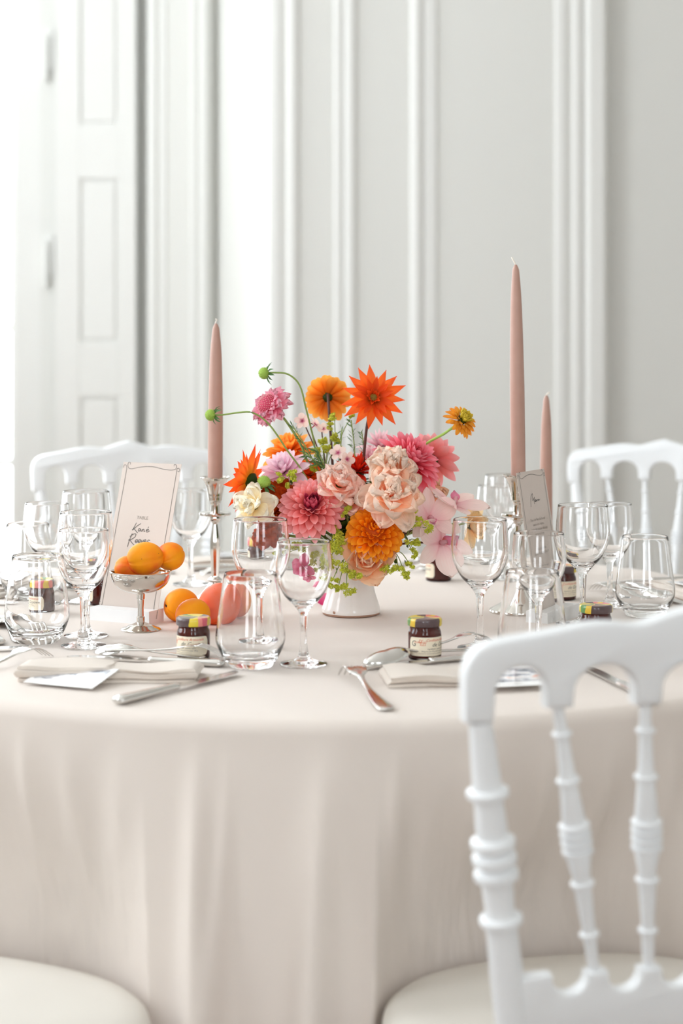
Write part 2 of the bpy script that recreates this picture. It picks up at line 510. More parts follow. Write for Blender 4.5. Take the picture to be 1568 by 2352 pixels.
for y0, y1 in ((78, 188), (556, 660)):
    h = obj('hinge', lathe([(0, 0), (.010, 0), (.010, .16), (.006, .168), (0, .17)], 12), M['trim'], wi, loc=(px_x(106, YW), YW - .012, zpx(y1, YW)))
    obj('hinge_leaf', box(-.006, .03, .004, .012, .045, .19, .002), M['trim'], h)

# ================================================================= TABLECLOTH
TC = Vector((0.0, 2.79, 0))
TR = 0.752
SEATS = [(.273, 1.955, .222), (-.440, 1.95, .222)]
def tablecloth():
    NA = 1200
    prof = [(0.0, T_Z)]
    for r in (.1, .25, .4, .55, .65, .70): prof.append((r, T_Z))
    for k in range(1, 9):
        a = k / 8 * PI / 2
        prof.append((TR - .018 + .018 * math.sin(a), T_Z - .018 + .018 * math.cos(a)))
    nz = 44
    for k in range(1, nz + 1):
        prof.append((TR, T_Z - .018 - (T_Z - .022) * k / nz))
    rng = random.Random(3)
    folds = []
    # (angle from -Y, sharp width, amplitude) for the folds that show, then random ones around
    for ang, w, am in ((-41, 1.4, .034), (-33.5, 1.3, .036), (-29.5, 1.0, .020), (-25, 1.5, .020), (-19.5, 1.7, .020), (-12.5, 1.3, .032), (-9.5, .8, .012), (-1.5, 1.6, .036),
                       (4.8, 1.0, .040), (6.9, .9, -.014), (11.5, 1.6, .030), (18, 1.3, .030), (24, 1.5, .034), (31, 1.4, .034), (38, 1.5, .034)):
        folds.append((ang, w, am))
    a = 43
    while a < 316:
        folds.append((a, rng.uniform(1.0, 1.8), rng.uniform(.020, .040))); a += rng.uniform(5, 8)
    verts, faces, uv = [(TC.x, TC.y, T_Z)], [], None
    for i, (r, z) in enumerate(prof[1:]):
        dep = max(0.0, (T_Z - .03 - z))
        g = min(1.0, dep / .42) ** .85
        g0 = min(1.0, max(0, dep - .03) / .10)
        for k in range(NA):
            th = 2 * PI * k / NA
            deg = math.degrees(th)
            dr = 0.0
            if dep > 0:
                for fa, w, am in folds:
                    d = (deg - fa + 180) % 360 - 180
                    w2 = w * (0.75 + 0.55 * g)
                    d += 1.3 * g * math.sin(fa * 3.1)
                    if abs(d) < w2 * 4:
                        dr += am * math.exp(-(d / w2) ** 2)
                dr = dr * (0.2 * g0 + 1.35 * g) + .012 * g * math.sin(3 * th + 1) + .03 * g
            rr = r + dr
            x, y = TC.x + rr * math.sin(th), TC.y - rr * math.cos(th)
            # pushed in by the seats of the chairs drawn up to it
            if z < .74:
                b = min(1.0, (.74 - z) / .25); b = b * b * (3 - 2 * b)
                for sxx, syy, sr in SEATS:
                    bx, by = TC.x + (rr + .0) * math.sin(th), TC.y - rr * math.cos(th)
                    push = 0.0
                    while push < .2 and math.hypot(bx - push * math.sin(th) - sxx, by + push * math.cos(th) - syy) < sr + .02: push += .004
                    x -= push * math.sin(th) * b; y += push * math.cos(th) * b
            verts.append((x, y, z))
    nr = len(prof) - 1
    for k in range(NA):
        faces.append((0, 1 + k, 1 + (k + 1) % NA))
    for i in range(nr - 1):
        for k in range(NA):
            k2 = (k + 1) % NA
            faces.append((1 + i * NA + k, 1 + (i + 1) * NA + k, 1 + (i + 1) * NA + k2, 1 + i * NA + k2))
    me = new_mesh('tablecloth', verts, faces)
    o = obj('tablecloth', me, M['cloth'])
    return tag(o, 'cream floor-length cloth draped over the round banquet table', 'tablecloth')
tablecloth()

# ================================================================= CHAIRS
def rake(z):  # local y of the raked back at height z
    return -.180 - max(0, z - .46) * .115
def half(z):  # half width of the back posts at height z
    t = (z - .52) / (.86 - .52)
    return .150 + (.204 - .150) * max(-.3, min(1.15, t))

def line_lathe(prof, bot, top, seg=20):
    """turned member: prof (r, t 0..1) along the line bot -> top, baked into mesh"""
    b, t = Vector(bot), Vector(top); L = (t - b).length
    me = lathe([(r, q * L) for r, q in prof], seg, sharp=50)
    mt = Matrix.Translation(b) @ zdir(t - b).to_matrix().to_4x4()
    me.transform(mt)
    return me

def ring(t, r, base, w=.006):
    return [(base, t - w), (r, t - w * .45), (r, t + w * .45), (base, t + w)]

def make_chair(label, group):
    c = thing('napoleon_chair', label, 'chair', group=group)
    # ---- seat pad: rounded, domed
    def outline(k, n, s=1.0):
        a = 2 * PI * k / n
        ca, sa = math.cos(a), math.sin(a)
        e = 2.5
        r = 1.0 / (abs(ca) ** e + abs(sa) ** e) ** (1 / e)
        x, y = .218 * r * ca, .207 * r * sa
        x *= 1.0 + .06 * (y / .205)
        return x * s, y * s
    def pad(levels, n=64):
        verts, faces = [], []
        for s, z in levels:
            for k in range(n):
                x, y = outline(k, n, s); verts.append((x, y, z))
        for i in range(len(levels) - 1):
            for k in range(n):
                k2 = (k + 1) % n
                faces.append((i * n + k, i * n + k2, (i + 1) * n + k2, (i + 1) * n + k))
        faces.append(tuple(range(n))[::-1]); faces.append(tuple(range((len(levels) - 1) * n, len(levels) * n)))
        return new_mesh('pad', verts, faces, sharp=60)
    obj('seat_cushion', pad([(.975, .425), (1.0, .43), (1.01, .44), (.995, .452), (.95, .4605), (.85, .466), (.6, .471), (.3, .473), (.05, .4735)]), M['seat'], c)
    obj('seat_frame', pad([(.93, .375), (.965, .38), (.97, .40), (.985, .41), (.985, .426), (.9, .427)]), M['chair'], c)
    # ---- back posts / rear legs
    for s in (-1, 1):
        zt, zb = .838, .40
        prof = [(0.0, 0), (.0150, 0), (.0155, .2), (.0160, .44), (.0150, .50)] + \
            [(.0150, .535)] + ring(.555, .0205, .0150, .012) + \
            [(.0140, .58), (.0150, .62)] + ring(.655, .0212, .0145, .0155) + ring(.69, .0212, .0145, .0155) + ring(.725, .0212, .0145, .0155) + \
            [(.0152, .76), (.0140, .80)] + ring(.835, .0200, .0140, .012) + [(.0138, .86), (.0110, .99), (0, 1.0)]
        obj('back_post', line_lathe(prof, (s * half(.46), rake(.46), zb), (s * half(zt), rake(zt), zt + .002)), M['chair'], c)
        prof = [(0, 0), (.010, 0), (.012, .1), (.013, .55), (.016, .7)] + ring(.8, .02, .016, .02) + [(.015, .9), (.015, 1.0), (0, 1)]
        obj('rear_leg', line_lathe(prof, (s * .17, -.215, .0), (s * .160, rake(.46), .405)), M['chair'], c)
        prof = [(0, 0), (.010, 0), (.012, .08)] + ring(.14, .015, .012, .02) + [(.012, .2), (.016, .6)] + ring(.68, .022, .016, .02) + ring(.74, .022, .016, .02) + [(.014, .8), (.018, .95), (.018, 1), (0, 1)]
        obj('front_leg', line_lathe(prof, (s * .185, .185, .0), (s * .165, .150, .385)), M['chair'], c)
        obj('side_stretcher', line_lathe([(0, 0), (.008, 0), (.009, .3), (.013, .5), (.009, .7), (.008, 1), (0, 1)], (s * .168, -.205, .20), (s * .176, .17, .20)), M['chair'], c)
    for yy, hw, z in ((.17, .176, .24), (-.205, .168, .25)):
        obj('cross_stretcher', line_lathe([(0, 0), (.008, 0), (.009, .3), (.013, .5), (.009, .7), (.008, 1), (0, 1)], (-hw, yy, z), (hw, yy, z)), M['chair'], c)
    # ---- crest rail with arches (outline in x,z, then given depth and bent to the rake)
    top = [(-.2175, .846), (-.2185, .880), (-.213, .899), (-.196, .911), (-.150, .919), (-.108, .9265), (-.082, .9275), (-.056, .9250), (-.030, .932), (0, .940)]
    top = [tuple(v) for v in smooth_prof(top, 4)]
    top = top + [(-x, z) for x, z in top[-2::-1]]
    bot = []
    tops_x = [-.204, -.1285, -.0428, .0428, .1285, .204]
    for i in range(5):
        x0, x1 = tops_x[i], tops_x[i + 1]
        h0 = .0135 if i == 0 else .0125; h1 = .0135 if i == 4 else .0125
        zb0 = .836 if i == 0 else .848; zb1 = .836 if i == 4 else .848
        bot.append((x0 + h0, zb0))
        m = (x0 + h0 + x1 - h1) / 2; hw = (x1 - h1 - x0 - h0) / 2
        for k in range(1, 12):
            a = PI * (1 - k / 12)
            bot.append((m + hw * math.cos(a), (.858 + .030 * math.sin(a) ** .8)))
        bot.append((x1 - h1, zb1))
    poly = [(-.2168, .836)] + top[1:-1] + [(.2168, .836)] + bot[::-1]
    # remove tiny duplicates
    cl = []
    for p in poly:
        if not cl or (Vector(p) - Vector(cl[-1])).length > .0012: cl.append(p)
    def bent(me, t0=0.0):
        for v in me.vertices:
            v.co.y += rake(v.co.z) + .020 * (1 - (v.co.x / .21) ** 2) * -1.0 * .6
        return me
    me = prism(cl, -.012, .012, axis='Y', bev=.004)
    me.polygons.foreach_set('use_smooth', [True] * len(me.polygons)); me.set_sharp_from_angle(angle=math.radians(40))
    obj('crest_rail', bent(me), M['chair'], c)
    # ---- lower rail with scalloped top
    def lower_x(i): return (-.153, -.0800, -.0268, .0268, .0800, .153)[i]
    up = []
    for i in range(5):
        x0, x1 = lower_x(i), lower_x(i + 1)
        h0 = .0 if i == 0 else .010; h1 = .0 if i == 4 else .010
        if i == 0: x0 += .028
        if i == 4: x1 -= .028
        up.append((x0 + h0, .590))
        m, hw = (x0 + h0 + x1 - h1) / 2, (x1 - h1 - x0 - h0) / 2
        for k in range(1, 10):
            a = PI * (1 + k / 10)
            up.append((m + hw * math.cos(a), .587 + .017 * math.sin(a)))
        up.append((x1 - h1, .590))
    poly = [(-.156, .528), (-.158, .588)] + up + [(.158, .588), (.156, .528)]
    me = prism(poly, -.010, .010, axis='Y', bev=.003)
    me.polygons.foreach_set('use_smooth', [True] * len(me.polygons)); me.set_sharp_from_angle(angle=math.radians(40))
    obj('lower_rail', bent(me), M['chair'], c)
    # ---- spindles
    for i in range(1, 5):
        xb_, xt_ = lower_x(i), tops_x[i]
        prof = [(0, 0), (.0055, 0), (.006, .12)] + ring(.16, .0095, .0062, .010) + [(.0065, .20), (.0085, .33)] + ring(.345, .0115, .0085, .010) + \
            [(.0090, .38), (.0115, .44)] + ring(.462, .0150, .0105, .0125) + ring(.492, .0150, .0105, .0125) + ring(.522, .0150, .0105, .0125) + ring(.552, .0150, .0105, .0125) + \
            [(.0112, .58), (.0088, .68)] + ring(.715, .0115, .0085, .010) + [(.0075, .75), (.0065, .84)] + ring(.88, .0095, .0062, .010) + [(.0056, .92), (.0055, 1), (0, 1)]
        zb_, zt_ = .582, .854
        def yb(x, z): return rake(z) - .012 * (1 - (x / .21) ** 2)
        obj('spindle', line_lathe(prof, (xb_, yb(xb_, zb_), zb_), (xt_, yb(xt_, zt_), zt_), 16), M['chair'], c)
    return c

g_ch = 'white turned-spindle chairs around the table'
ch1 = make_chair('white spindle-back chair standing before the jam jar with the full label, its back to the room', g_ch)
ch1['label'] = 'white spindle-back chair whose scalloped back stands before the Menu card and tumbler'
ch1.location = (SEATS[0][0], SEATS[0][1], 0); ch1.rotation_euler = (0, 0, math.radians(13))
dup(ch1, (SEATS[1][0], SEATS[1][1], 0), (0, 0, math.radians(-26)), 'white chair with cream seat tucked under the cloth below the table-name card', g_ch)
dup(ch1, (-.405, 3.86, 0), (0, 0, math.radians(180 + 17)), 'white spindle-back chair beyond the table-name card, in front of the window shutter', g_ch)
dup(ch1, (.640, 3.92, 0), (0, 0, math.radians(180 - 22)), 'white spindle-back chair beyond the table behind the Menu card and short candle', g_ch)

# ================================================================= VASE
VP = pt(806, 1410)
def make_vase():
    v = thing('flower_vase', 'white glazed footed ceramic vase with a flared bowl, holding the bouquet', 'vase', VP)
    pr = smooth_prof([(.0445, .004), (.0445, .009), (.0415, .018), (.0365, .034), (.034, .050), (.0355, .058), (.043, .070), (.058, .084), (.072, .098), (.079, .112)], 4)
    inner = [(.0765, .1125), (.069, .099), (.055, .087), (.040, .075), (.0, .070)]
    prof = [(0, .004), (.040, .004)] + [tuple(p) for p in pr] + inner
    obj('body', lathe(prof, 64, sharp=50), M['ceramic'], v)
    obj('foot_ring', lathe([(0, 0), (.041, 0), (.0435, .0015), (.0440, .0045), (.040, .005), (0, .005)], 64), M['clay'], v)
    # a chip in the glaze
    ch = []
    for k in range(7):
        a = 2 * PI * k / 7
        ch.append((.0035 * math.cos(a) * random.uniform(.6, 1.2), .0025 * math.sin(a) * random.uniform(.7, 1.2)))
    verts = []
    for u, w in ch:
        an = -PI / 2 - .62 + u / .0445
        verts.append((.04475 * math.cos(an), .04475 * math.sin(an), .0075 + w))
    obj('glaze_chip', new_mesh('chip', verts, [tuple(range(7))]), M['clay'], v)
make_vase()

# ================================================================= GLASSWARE
def wine_profile(h, R):
    k = h / .16; b = R / .0368
    zb = .078 * k   # bottom of the bowl (outside)
    outer = smooth_prof([(.0050 * b, .058 * k), (.0062 * b, .068 * k), (.0135 * b, zb), (.024 * b, .0885 * k), (.0325 * b, .104 * k), (.0364 * b, .120 * k), (.0366 * b, .133 * k), (.0350 * b, .150 * k), (.0340 * b, h)], 4)
    inner = smooth_prof([(.0328 * b, h), (.0338 * b, .150 * k), (.0353 * b, .133 * k), (.0351 * b, .120 * k), (.0310 * b, .1045 * k), (.0222 * b, .0900 * k), (.011 * b, .0822 * k), (0.0, .0800 * k)], 4)
    foot = smooth_prof([(.0310, .0014), (.0300, .0024), (.022, .0042), (.012, .0072), (.0072, .0125), (.0048, .024 * k), (.0042, .042 * k)], 4)
    prof = [(0, .0022), (.012, .0016), (.022, .0008), (.029, 0), (.0308, .0006)] + [tuple(p) for p in foot] + [tuple(p) for p in outer]
    prof += [(.0334 * b + .0006 * b * math.cos(q), h + .0006 * b * math.sin(q)) for q in (.5, 1.05, PI / 2, PI - 1.05, PI - .5)] + [tuple(p) for p in inner]
    prof[-1] = (0.0, prof[-1][1])
    return prof
ME_SMALL = lathe(wine_profile(.160, .0368), 56, sharp=75, name='wine_glass_small')
ME_LARGE = lathe(wine_profile(.176, .0395), 56, sharp=75, name='wine_glass_large')
def tumbler_profile():
    outer = smooth_prof([(.0285, .0), (.0315, .004), (.0385, .016), (.0438, .029), (.0450, .038), (.0440, .050), (.0392, .086), (.0345, .120)], 5)
    inner = smooth_prof([(.0332, .120), (.0379, .086), (.0426, .051), (.0434, .039), (.0420, .030), (.036, .019), (.028, .0135), (.015, .0115), (0, .011)], 5)
    p = [(0, .002), (.024, .0015), (.0270, 0)] + [tuple(q) for q in outer] + [(.03385 + .00065 * math.cos(q), .120 + .00065 * math.sin(q)) for q in (.5, 1.05, PI / 2, PI - 1.05, PI - .5)] + [tuple(q) for q in inner]
    p[-1] = (0.0, p[-1][1])
    return p
ME_TUMB = lathe(tumbler_profile(), 56, sharp=75, name='tumbler')

def solo(name, me, mat, loc, label, cat, group=None, rot=None):
    if me.materials.__len__() == 0: me.materials.append(mat)
    o = obj(name, me, None, loc=loc, rot=rot)
    return tag(o, label, cat, group)
gw, gt = 'stemmed wine glasses on the table', 'stemless tumblers on the table'
for kind, x, y, lab in (
    ('S', 697, 1527, 'small stemmed wine glass standing just before the white vase, beside the tumbler and peaches'),
    ('L', 598, 1490, 'larger stemmed wine glass behind the tumbler that stands before the peaches'),
    ('S', 192, 1485, 'smaller wine glass beside the silver apricot dish, its foot before that of another glass'),
    ('L', 197, 1462, 'tall wine glass beside the table-name card, directly behind a smaller glass'),
    ('S', 108, 1390, 'small wine glass behind the tumbler with the jam jar seen through it'),
    ('L', 198, 1383, 'large wine glass just behind the table-name card, on its window side'),
    ('S', 438, 1343, 'lone wine glass between the table-name card and the silver candlestick'),
    ('L', 1102, 1490, 'larger wine glass beside the orchid, between the bouquet and the Menu card'),
    ('S', 1237, 1497, 'small wine glass standing before the Menu card, overlapping it'),
    ('L', 1338, 1436, 'larger wine glass behind the half-hidden jam jar, right of the Menu card'),
    ('S', 1400, 1392, 'small wine glass behind the wide-based tumbler by the spindle chair'),
    ('S', 1143, 1328, 'wine glass at the far side of the table just behind the tall candlestick'),
    ('L', 1162, 1322, 'large wine glass at the far side, half hidden by the tall candlestick')):
    solo('wine_glass', ME_SMALL if kind == 'S' else ME_LARGE, M['glass'], pt(x, y, .0003), lab, 'wine glass', gw)
for x, y, lab in (
    (575, 1530, 'stemless tumbler standing before the peaches, beside the fork and knife tips'),
    (85, 1474, 'stemless tumbler with a jam jar and fork seen through it'),
    (64, 1374, 'stemless tumbler at the window side, behind the other tumbler and wine glass'),
    (1222, 1524, 'stemless tumbler before the Menu card, partly hidden by the chair back'),
    (1481, 1414, 'stemless tumbler beside the fork and folded napkin, right of the half-hidden jam jar')):
    solo('tumbler', ME_TUMB, M['glass'], pt(x, y, .0003), lab, 'tumbler', gt)

# ================================================================= CANDLES
def candlestick(loc, k, label, short=False):
    c = thing('candlestick', label, 'candlestick', loc)
    if not short:
        base = smooth_prof([(.0415, .0045), (.034, .0085), (.024, .014), (.0165, .022), (.0115, .029), (.0085, .0335)], 4)
        obj('foot', lathe([(0, 0), (.042 * k, 0), (.0425 * k, .002 * k), (.0415 * k, .004 * k)] + [(p[0] * k, p[1] * k) for p in base] + [(0, .0335 * k)], 48), M['silver'], c)
        st = smooth_prof([(.0085, .033), (.0110, .035), (.0112, .038), (.0072, .0415), (.0062, .044), (.0068, .060), (.0080, .088), (.0072, .103), (.0045, .122), (.0043, .1265), (.0062, .1285), (.0085, .1335), (.0080, .138)], 4)
        obj('stem', lathe([(0, .033 * k)] + [(p[0] * k, p[1] * k) for p in st] + [(0, .138 * k)], 10, sharp=30), M['silver'], c)
        obj('drip_plate', lathe([(r * k, z * k) for r, z in ((0, .1375), (.020, .1385), (.0245, .1395), (.0252, .1415), (.0248, .1435), (.021, .1425), (.009, .1425), (0, .1425))], 48), M['silver'], c)
        cup = smooth_prof([(.0078, .142), (.0072, .147), (.0070, .155), (.0082, .159), (.0085, .161)], 4) + smooth_prof([(.0108, .163), (.0113, .168), (.0116, .170), (.0122, .175), (.0150, .187), (.0190, .195), (.0235, .1985)], 4)
        obj('cup', lathe([(0, .142 * k)] + [(p[0] * k, p[1] * k) for p in cup] + [(r * k, z * k) for r, z in ((.0237, .1995), (.0225, .2000), (.0170, .1965), (.0128, .1900), (0, .1890))], 40), M['silver'], c)
    else:
        obj('foot', lathe([(0, 0), (.034, 0), (.035, .002), (.03, .006), (.016, .012), (.009, .02), (.008, .034), (0, .034)], 40), M['silver'], c)
        obj('cup', lathe([(0, .034), (.009, .034), (.012, .040), (.013, .055), (.017, .066), (.022, .070), (.0215, .071), (.015, .066), (.0115, .060), (0, .060)], 40), M['silver'], c)
    return c
def candle(loc, L, r0, r1, lean, wick, label):
    c = thing('taper_candle', label, 'candle', loc, rot=(0, math.radians(lean), 0))
    prof = [(0, 0), (r0, 0), (r0, L * .3), (r0 * .93 + r1 * .07, L * .5), (r0 * .55 + r1 * .45, L * .8), (r1, L - .016), (r1 * .8, L - .007), (r1 * .35, L - .001), (0, L)]
    obj('wax', lathe([tuple(p) for p in smooth_prof(prof[1:-1], 3)] and [(0, 0)] + [tuple(p) for p in smooth_prof(prof[1:-1], 3)] + [(0, L)], 32), M['candle'], c)
    obj('wick', tube([(a, 0, L - .003 + b) for a, b in wick], .0011, 6), M['wick'], c)
cs1 = pt(494, 1385); cs2 = pt(1190, 1405); cs3 = pt(1253, 1345)
candlestick(cs1, 1.0, 'silver candlestick with drip plate beside the orange star dahlia and peaches')
candle(cs1 + Vector((0, 0, .1895)), .254, .0118, .0062, .3, [(0, 0), (-.001, .004), (.0015, .008), (-.001, .010)], 'dusty pink taper candle on the candlestick beside the cream flower, seed pod before it')
candlestick(cs2, 1.055, 'silver candlestick half hidden behind the Menu card')
candle(cs2 + Vector((0, 0, .200)), .334, .0113, .0058, -.7, [(0, 0), (-.001, .004), (-.004, .010), (-.006, .014)], 'tallest dusty pink taper candle, standing just behind the Menu card')
candlestick(cs3, 1.0, 'low silver candle holder hidden behind the Menu card', True)
candle(cs3 + Vector((0, 0, .060)), .262, .0108, .0056, .2, [(0, 0), (.001, .004), (.003, .006), (.006, .0075)], 'shorter dusty pink taper candle beside the tallest one, behind the Menu card')

# ================================================================= FRUIT DISH AND FRUIT
dp = pt(323, 1447)
d = thing('fruit_dish', 'silver footed dish heaped with apricots before the table-name card', 'dish', dp)
obj('foot', lathe([(0, 0), (.0285, 0), (.0292, .0012), (.027, .0032), (.021, .005), (.0195, .0065), (.013, .0085), (.0065, .0115), (0, .0115)], 48), M['silver'], d)
obj('stem', lathe([(0, .011), (.0058, .011), (.0060, .019), (.0045, .020), (.0042, .032), (.0050, .044), (.0060, .045), (.0062, .052), (.0095, .054), (0, .054)], 28), M['silver'], d)
out = smooth_prof([(.0095, .0535), (.020, .0555), (.032, .061), (.0395, .069), (.0430, .078), (.0438, .0845)], 4)
inn = smooth_prof([(.0428, .0842), (.0420, .078), (.0385, .070), (.031, .0625), (.018, .0575), (0, .0565)], 4)
pr = [(0, .0535)] + [tuple(p) for p in out] + [(.0445, .0853), (.0436, .0858)] + [tuple(p) for p in inn]; pr[-1] = (0, .0565)
obj('bowl', lathe(pr, 56), M['silver'], d)

def fruit_mesh(rx, rz, groove=.05, point=0.0, seed=1):
    rng = random.Random(seed); ph = [rng.uniform(0, 6) for _ in range(4)]
    nu, nv = 48, 32
    verts, faces = [(0, 0, rz * .90)], []
    for i in range(1, nv):
        v = PI * i / nv
        for k in range(nu):
            a = 2 * PI * k / nu
            x, y, z = math.sin(v) * math.cos(a), math.sin(v) * math.sin(a), math.cos(v)
            s = 1 + .02 * math.sin(2 * a + ph[0]) + .015 * math.sin(3 * v + ph[1])
            da = (a + PI) % (2 * PI) - PI
            s -= groove * math.exp(-(da / .10) ** 2) * math.sin(v) ** .5
            s -= .10 * math.exp(-((v) / .22) ** 2)           # stem dimple
            if point: s += point * math.exp(-((PI - v) / .45) ** 2)
            verts.append((x * rx * s, y * rx * s, z * rz * s))
    verts.append((0, 0, -rz * (1 + point)))
    for k in range(nu): faces.append((0, 1 + k, 1 + (k + 1) % nu))
    for i in range(nv - 2):
        for k in range(nu):
            k2 = (k + 1) % nu
            faces.append((1 + i * nu + k, 1 + (i + 1) * nu + k, 1 + (i + 1) * nu + k2, 1 + i * nu + k2))
    l = len(verts) - 1; o = 1 + (nv - 2) * nu
    for k in range(nu): faces.append((o + (k + 1) % nu, o + k, l))
    return new_mesh('fruit', verts, faces)
def fruit(name, loc, rx, rz, axis, gd, mat, label, cat, point=0.0, seed=1, groove=.07):
    z_ = Vector(axis).normalized(); x_ = Vector(gd); x_ = (x_ - z_ * x_.dot(z_)).normalized(); y_ = z_.cross(x_)
    q = Matrix((x_, y_, z_)).transposed().to_quaternion()
    t = thing(name, label, cat, loc, q)
    obj('flesh', fruit_mesh(rx, rz, groove, point, seed), M[mat], t)
    st = [(0, .0015)]
    me = lathe([(0, rz * .87), (.0028, rz * .885), (.0032, rz * .902), (.0018, rz * .912), (0, rz * .914)], 9)
    obj('stem_scar', me, M['dimple'], t)
S_d = 1580.0
def fr(x, y, D): return at(x, y, D)
Dd = dp.y
fruit('apricot', fr(333, 1283, Dd - .010), .0240, .0262, (-.96, -.12, -.16), (0, -1, -.1), 'apricot', 'largest apricot in the silver dish, creased along its side, resting on top', 'apricot', seed=2)
fruit('apricot', fr(391, 1278, Dd + .016), .0205, .0222, (.5, .8, .3), (1, 0, .4), 'apricot', 'plain round apricot at the rim of the silver dish, nearest the peaches', 'apricot', seed=3)
fruit('apricot', fr(293, 1306, Dd + .002), .0190, .0195, (-.6, .7, -.2), (-.3, -1, .6), 'apricot', 'apricot low in the silver dish, mostly hidden behind the largest one', 'apricot', seed=4)
p4 = pt(416, 1426); fruit('apricot', p4 + Vector((0, 0, .0232)), .0245, .0270, (-.86, -.45, .05), (.2, -1, -.8), 'apricot', 'apricot on the cloth beside the dish foot, its stem hole facing outward', 'apricot', seed=5)
p5 = pt(443, 1447); fruit('apricot', p5 + Vector((0, 0, .0222)), .0233, .0265, (-.62, -.72, -.28), (-.5, .2, -1), 'apricot', 'apricot on the cloth directly behind the jam jar', 'apricot', seed=6)
p6 = pt(502, 1432); fruit('peach', p6 + Vector((0, 0, .029)), .0300, .0315, (.35, .5, .75), (.9, -.6, 0), 'peach', 'orange-red peach on the cloth between the apricots and tumbler', 'peach', point=.06, seed=7)
p7 = pt(541, 1418); fruit('peach', p7 + Vector((0, 0, .0262)), .0245, .0290, (.10, -.97, -.16), (.15, 0, 1), 'peach2', 'pinkish peach seen through the tumbler, stem hole facing outward', 'peach', seed=8)

# ================================================================= JAM JARS
def text_mesh(body, size, align='CENTER', shear=0.0, offset=0.0):
    cu = bpy.data.curves.new('lettering', 'FONT')
    cu.body = body; cu.size = size; cu.align_x = align; cu.align_y = 'CENTER'; cu.shear = shear
    cu.resolution_u = 2; cu.offset = offset
    o = bpy.data.objects.new('lettering', cu); col.objects.link(o)
    dg = bpy.context.evaluated_depsgraph_get(); dg.update()
    me = bpy.data.meshes.new_from_object(o.evaluated_get(dg))
    bpy.data.objects.remove(o); bpy.data.curves.remove(cu)
    me.materials.clear()
    return me
def ribbons(polys, w, n=6):
    V, Fc = [], []
    for pl_ in polys:
        P = smooth_prof([(p[0], p[1]) for p in pl_], n) if len(pl_) > 2 else [Vector(p) for p in pl_]
        base = len(V)
        for i, p in enumerate(P):
            t = P[min(i + 1, len(P) - 1)] - P[max(i - 1, 0)]
            if t.length < 1e-9: t = Vector((1, 0))
            t.normalize(); nn = Vector((-t.y, t.x)) * w / 2
            V += [(p.x + nn.x, p.y + nn.y, 0), (p.x - nn.x, p.y - nn.y, 0)]
        for i in range(len(P) - 1):
            a = base + 2 * i; Fc.append((a, a + 1, a + 3, a + 2))
    return new_mesh('ribbons', V, Fc, smooth=False)
def wrap(me, r, a0, z0):
    """flat drawing (x along, y up) wrapped on a cylinder; x=0 sits at angle a0"""
    for v in me.vertices:
        a = a0 + v.co.x / r; y = v.co.y; dz = v.co.z
        v.co = ((r + dz) * math.cos(a), (r + dz) * math.sin(a), z0 + y)
    return me

LR = .02225
def label_mesh(a0, a1, z0, z1, n=40):
    V, Fc = [], []
    cr = .005
    for k in range(n + 1):
        t = k / n; a = a0 + (a1 - a0) * t
        s = min(t, 1 - t) * (a1 - a0) * LR
        ins = 0 if s > cr else cr - math.sqrt(max(0, cr * cr - (cr - s) ** 2))
        V += [(LR * math.cos(a), LR * math.sin(a), z0 + ins), (LR * math.cos(a), LR * math.sin(a), z1 - ins)]
    for k in range(n): Fc.append((2 * k, 2 * k + 2, 2 * k + 3, 2 * k + 1))
    return new_mesh('label', V, Fc)

JAR_GLASS = lathe([(0, 0), (.0195, 0), (.0215, .0012), (.0220, .004), (.0220, .034), (.0212, .0375), (.0200, .0395), (.0197, .045), (.0205, .047), (.0188, .047),
                   (.0186, .0400), (.0200, .0370), (.0206, .034), (.0206, .0045), (.0190, .0032), (0, .0030)], 44, sharp=60)
JAR_JAM = lathe([(0, .0026), (.0190, .0028), (.0211, .0045), (.0211, .0338), (.0204, .0368), (.0192, .0397), (.0191, .0435), (0, .0438)], 44)
JAR_LID = lathe([(0, .0435), (.0212, .0435), (.0226, .0442), (.0230, .0452), (.0230, .0515), (.0224, .0535), (.0208, .0546), (.0195, .0546), (.0180, .0540), (0, .0540)], 48, sharp=50)
JAR_GLASS.materials.append(M['glass']); JAR_JAM.materials.append(M['jam']); JAR_LID.materials.append(M['lid'])
A0, A1 = 0.0, math.radians(188)
JAR_LABEL = label_mesh(A0, A1, .0065, .0310); JAR_LABEL.materials.append(M['label'])
ltx = []
def lt(body, x, z, size, mat, shear=0.0, align='LEFT', off=0.0):
    me = wrap(text_mesh(body, size, align, shear, off), LR + .00012, A0 + x / LR, z); me.materials.append(M[mat]); ltx.append(me)
lt('G', .0035, .0225, .0105, 'ink', .1)
lt('OURMAND', .0085, .0245, .0034, 'ink_red', .0)
lt("D'", .0150, .0258, .0062, 'ink_red', .1)
lt('ILES', .0165, .0218, .0048, 'ink_red', .1)
lt('Confiture Artisanale', .0245, .0272, .0050, 'ink_red', .45)
lt('de Goyave', .0330, .0212, .0075, 'ink', .4)
lt('Ingrédients : goyave, sucre', .0270, .0158, .0026, 'ink')
lt('Préparée avec 55 g de fruits pour 100 g', .0190, .0128, .0024, 'ink')
lt('Conserver au frais après ouverture', .0150, .0100, .0024, 'ink_soft')
lt('50 g', .0075, .0115, .0026, 'ink_soft')

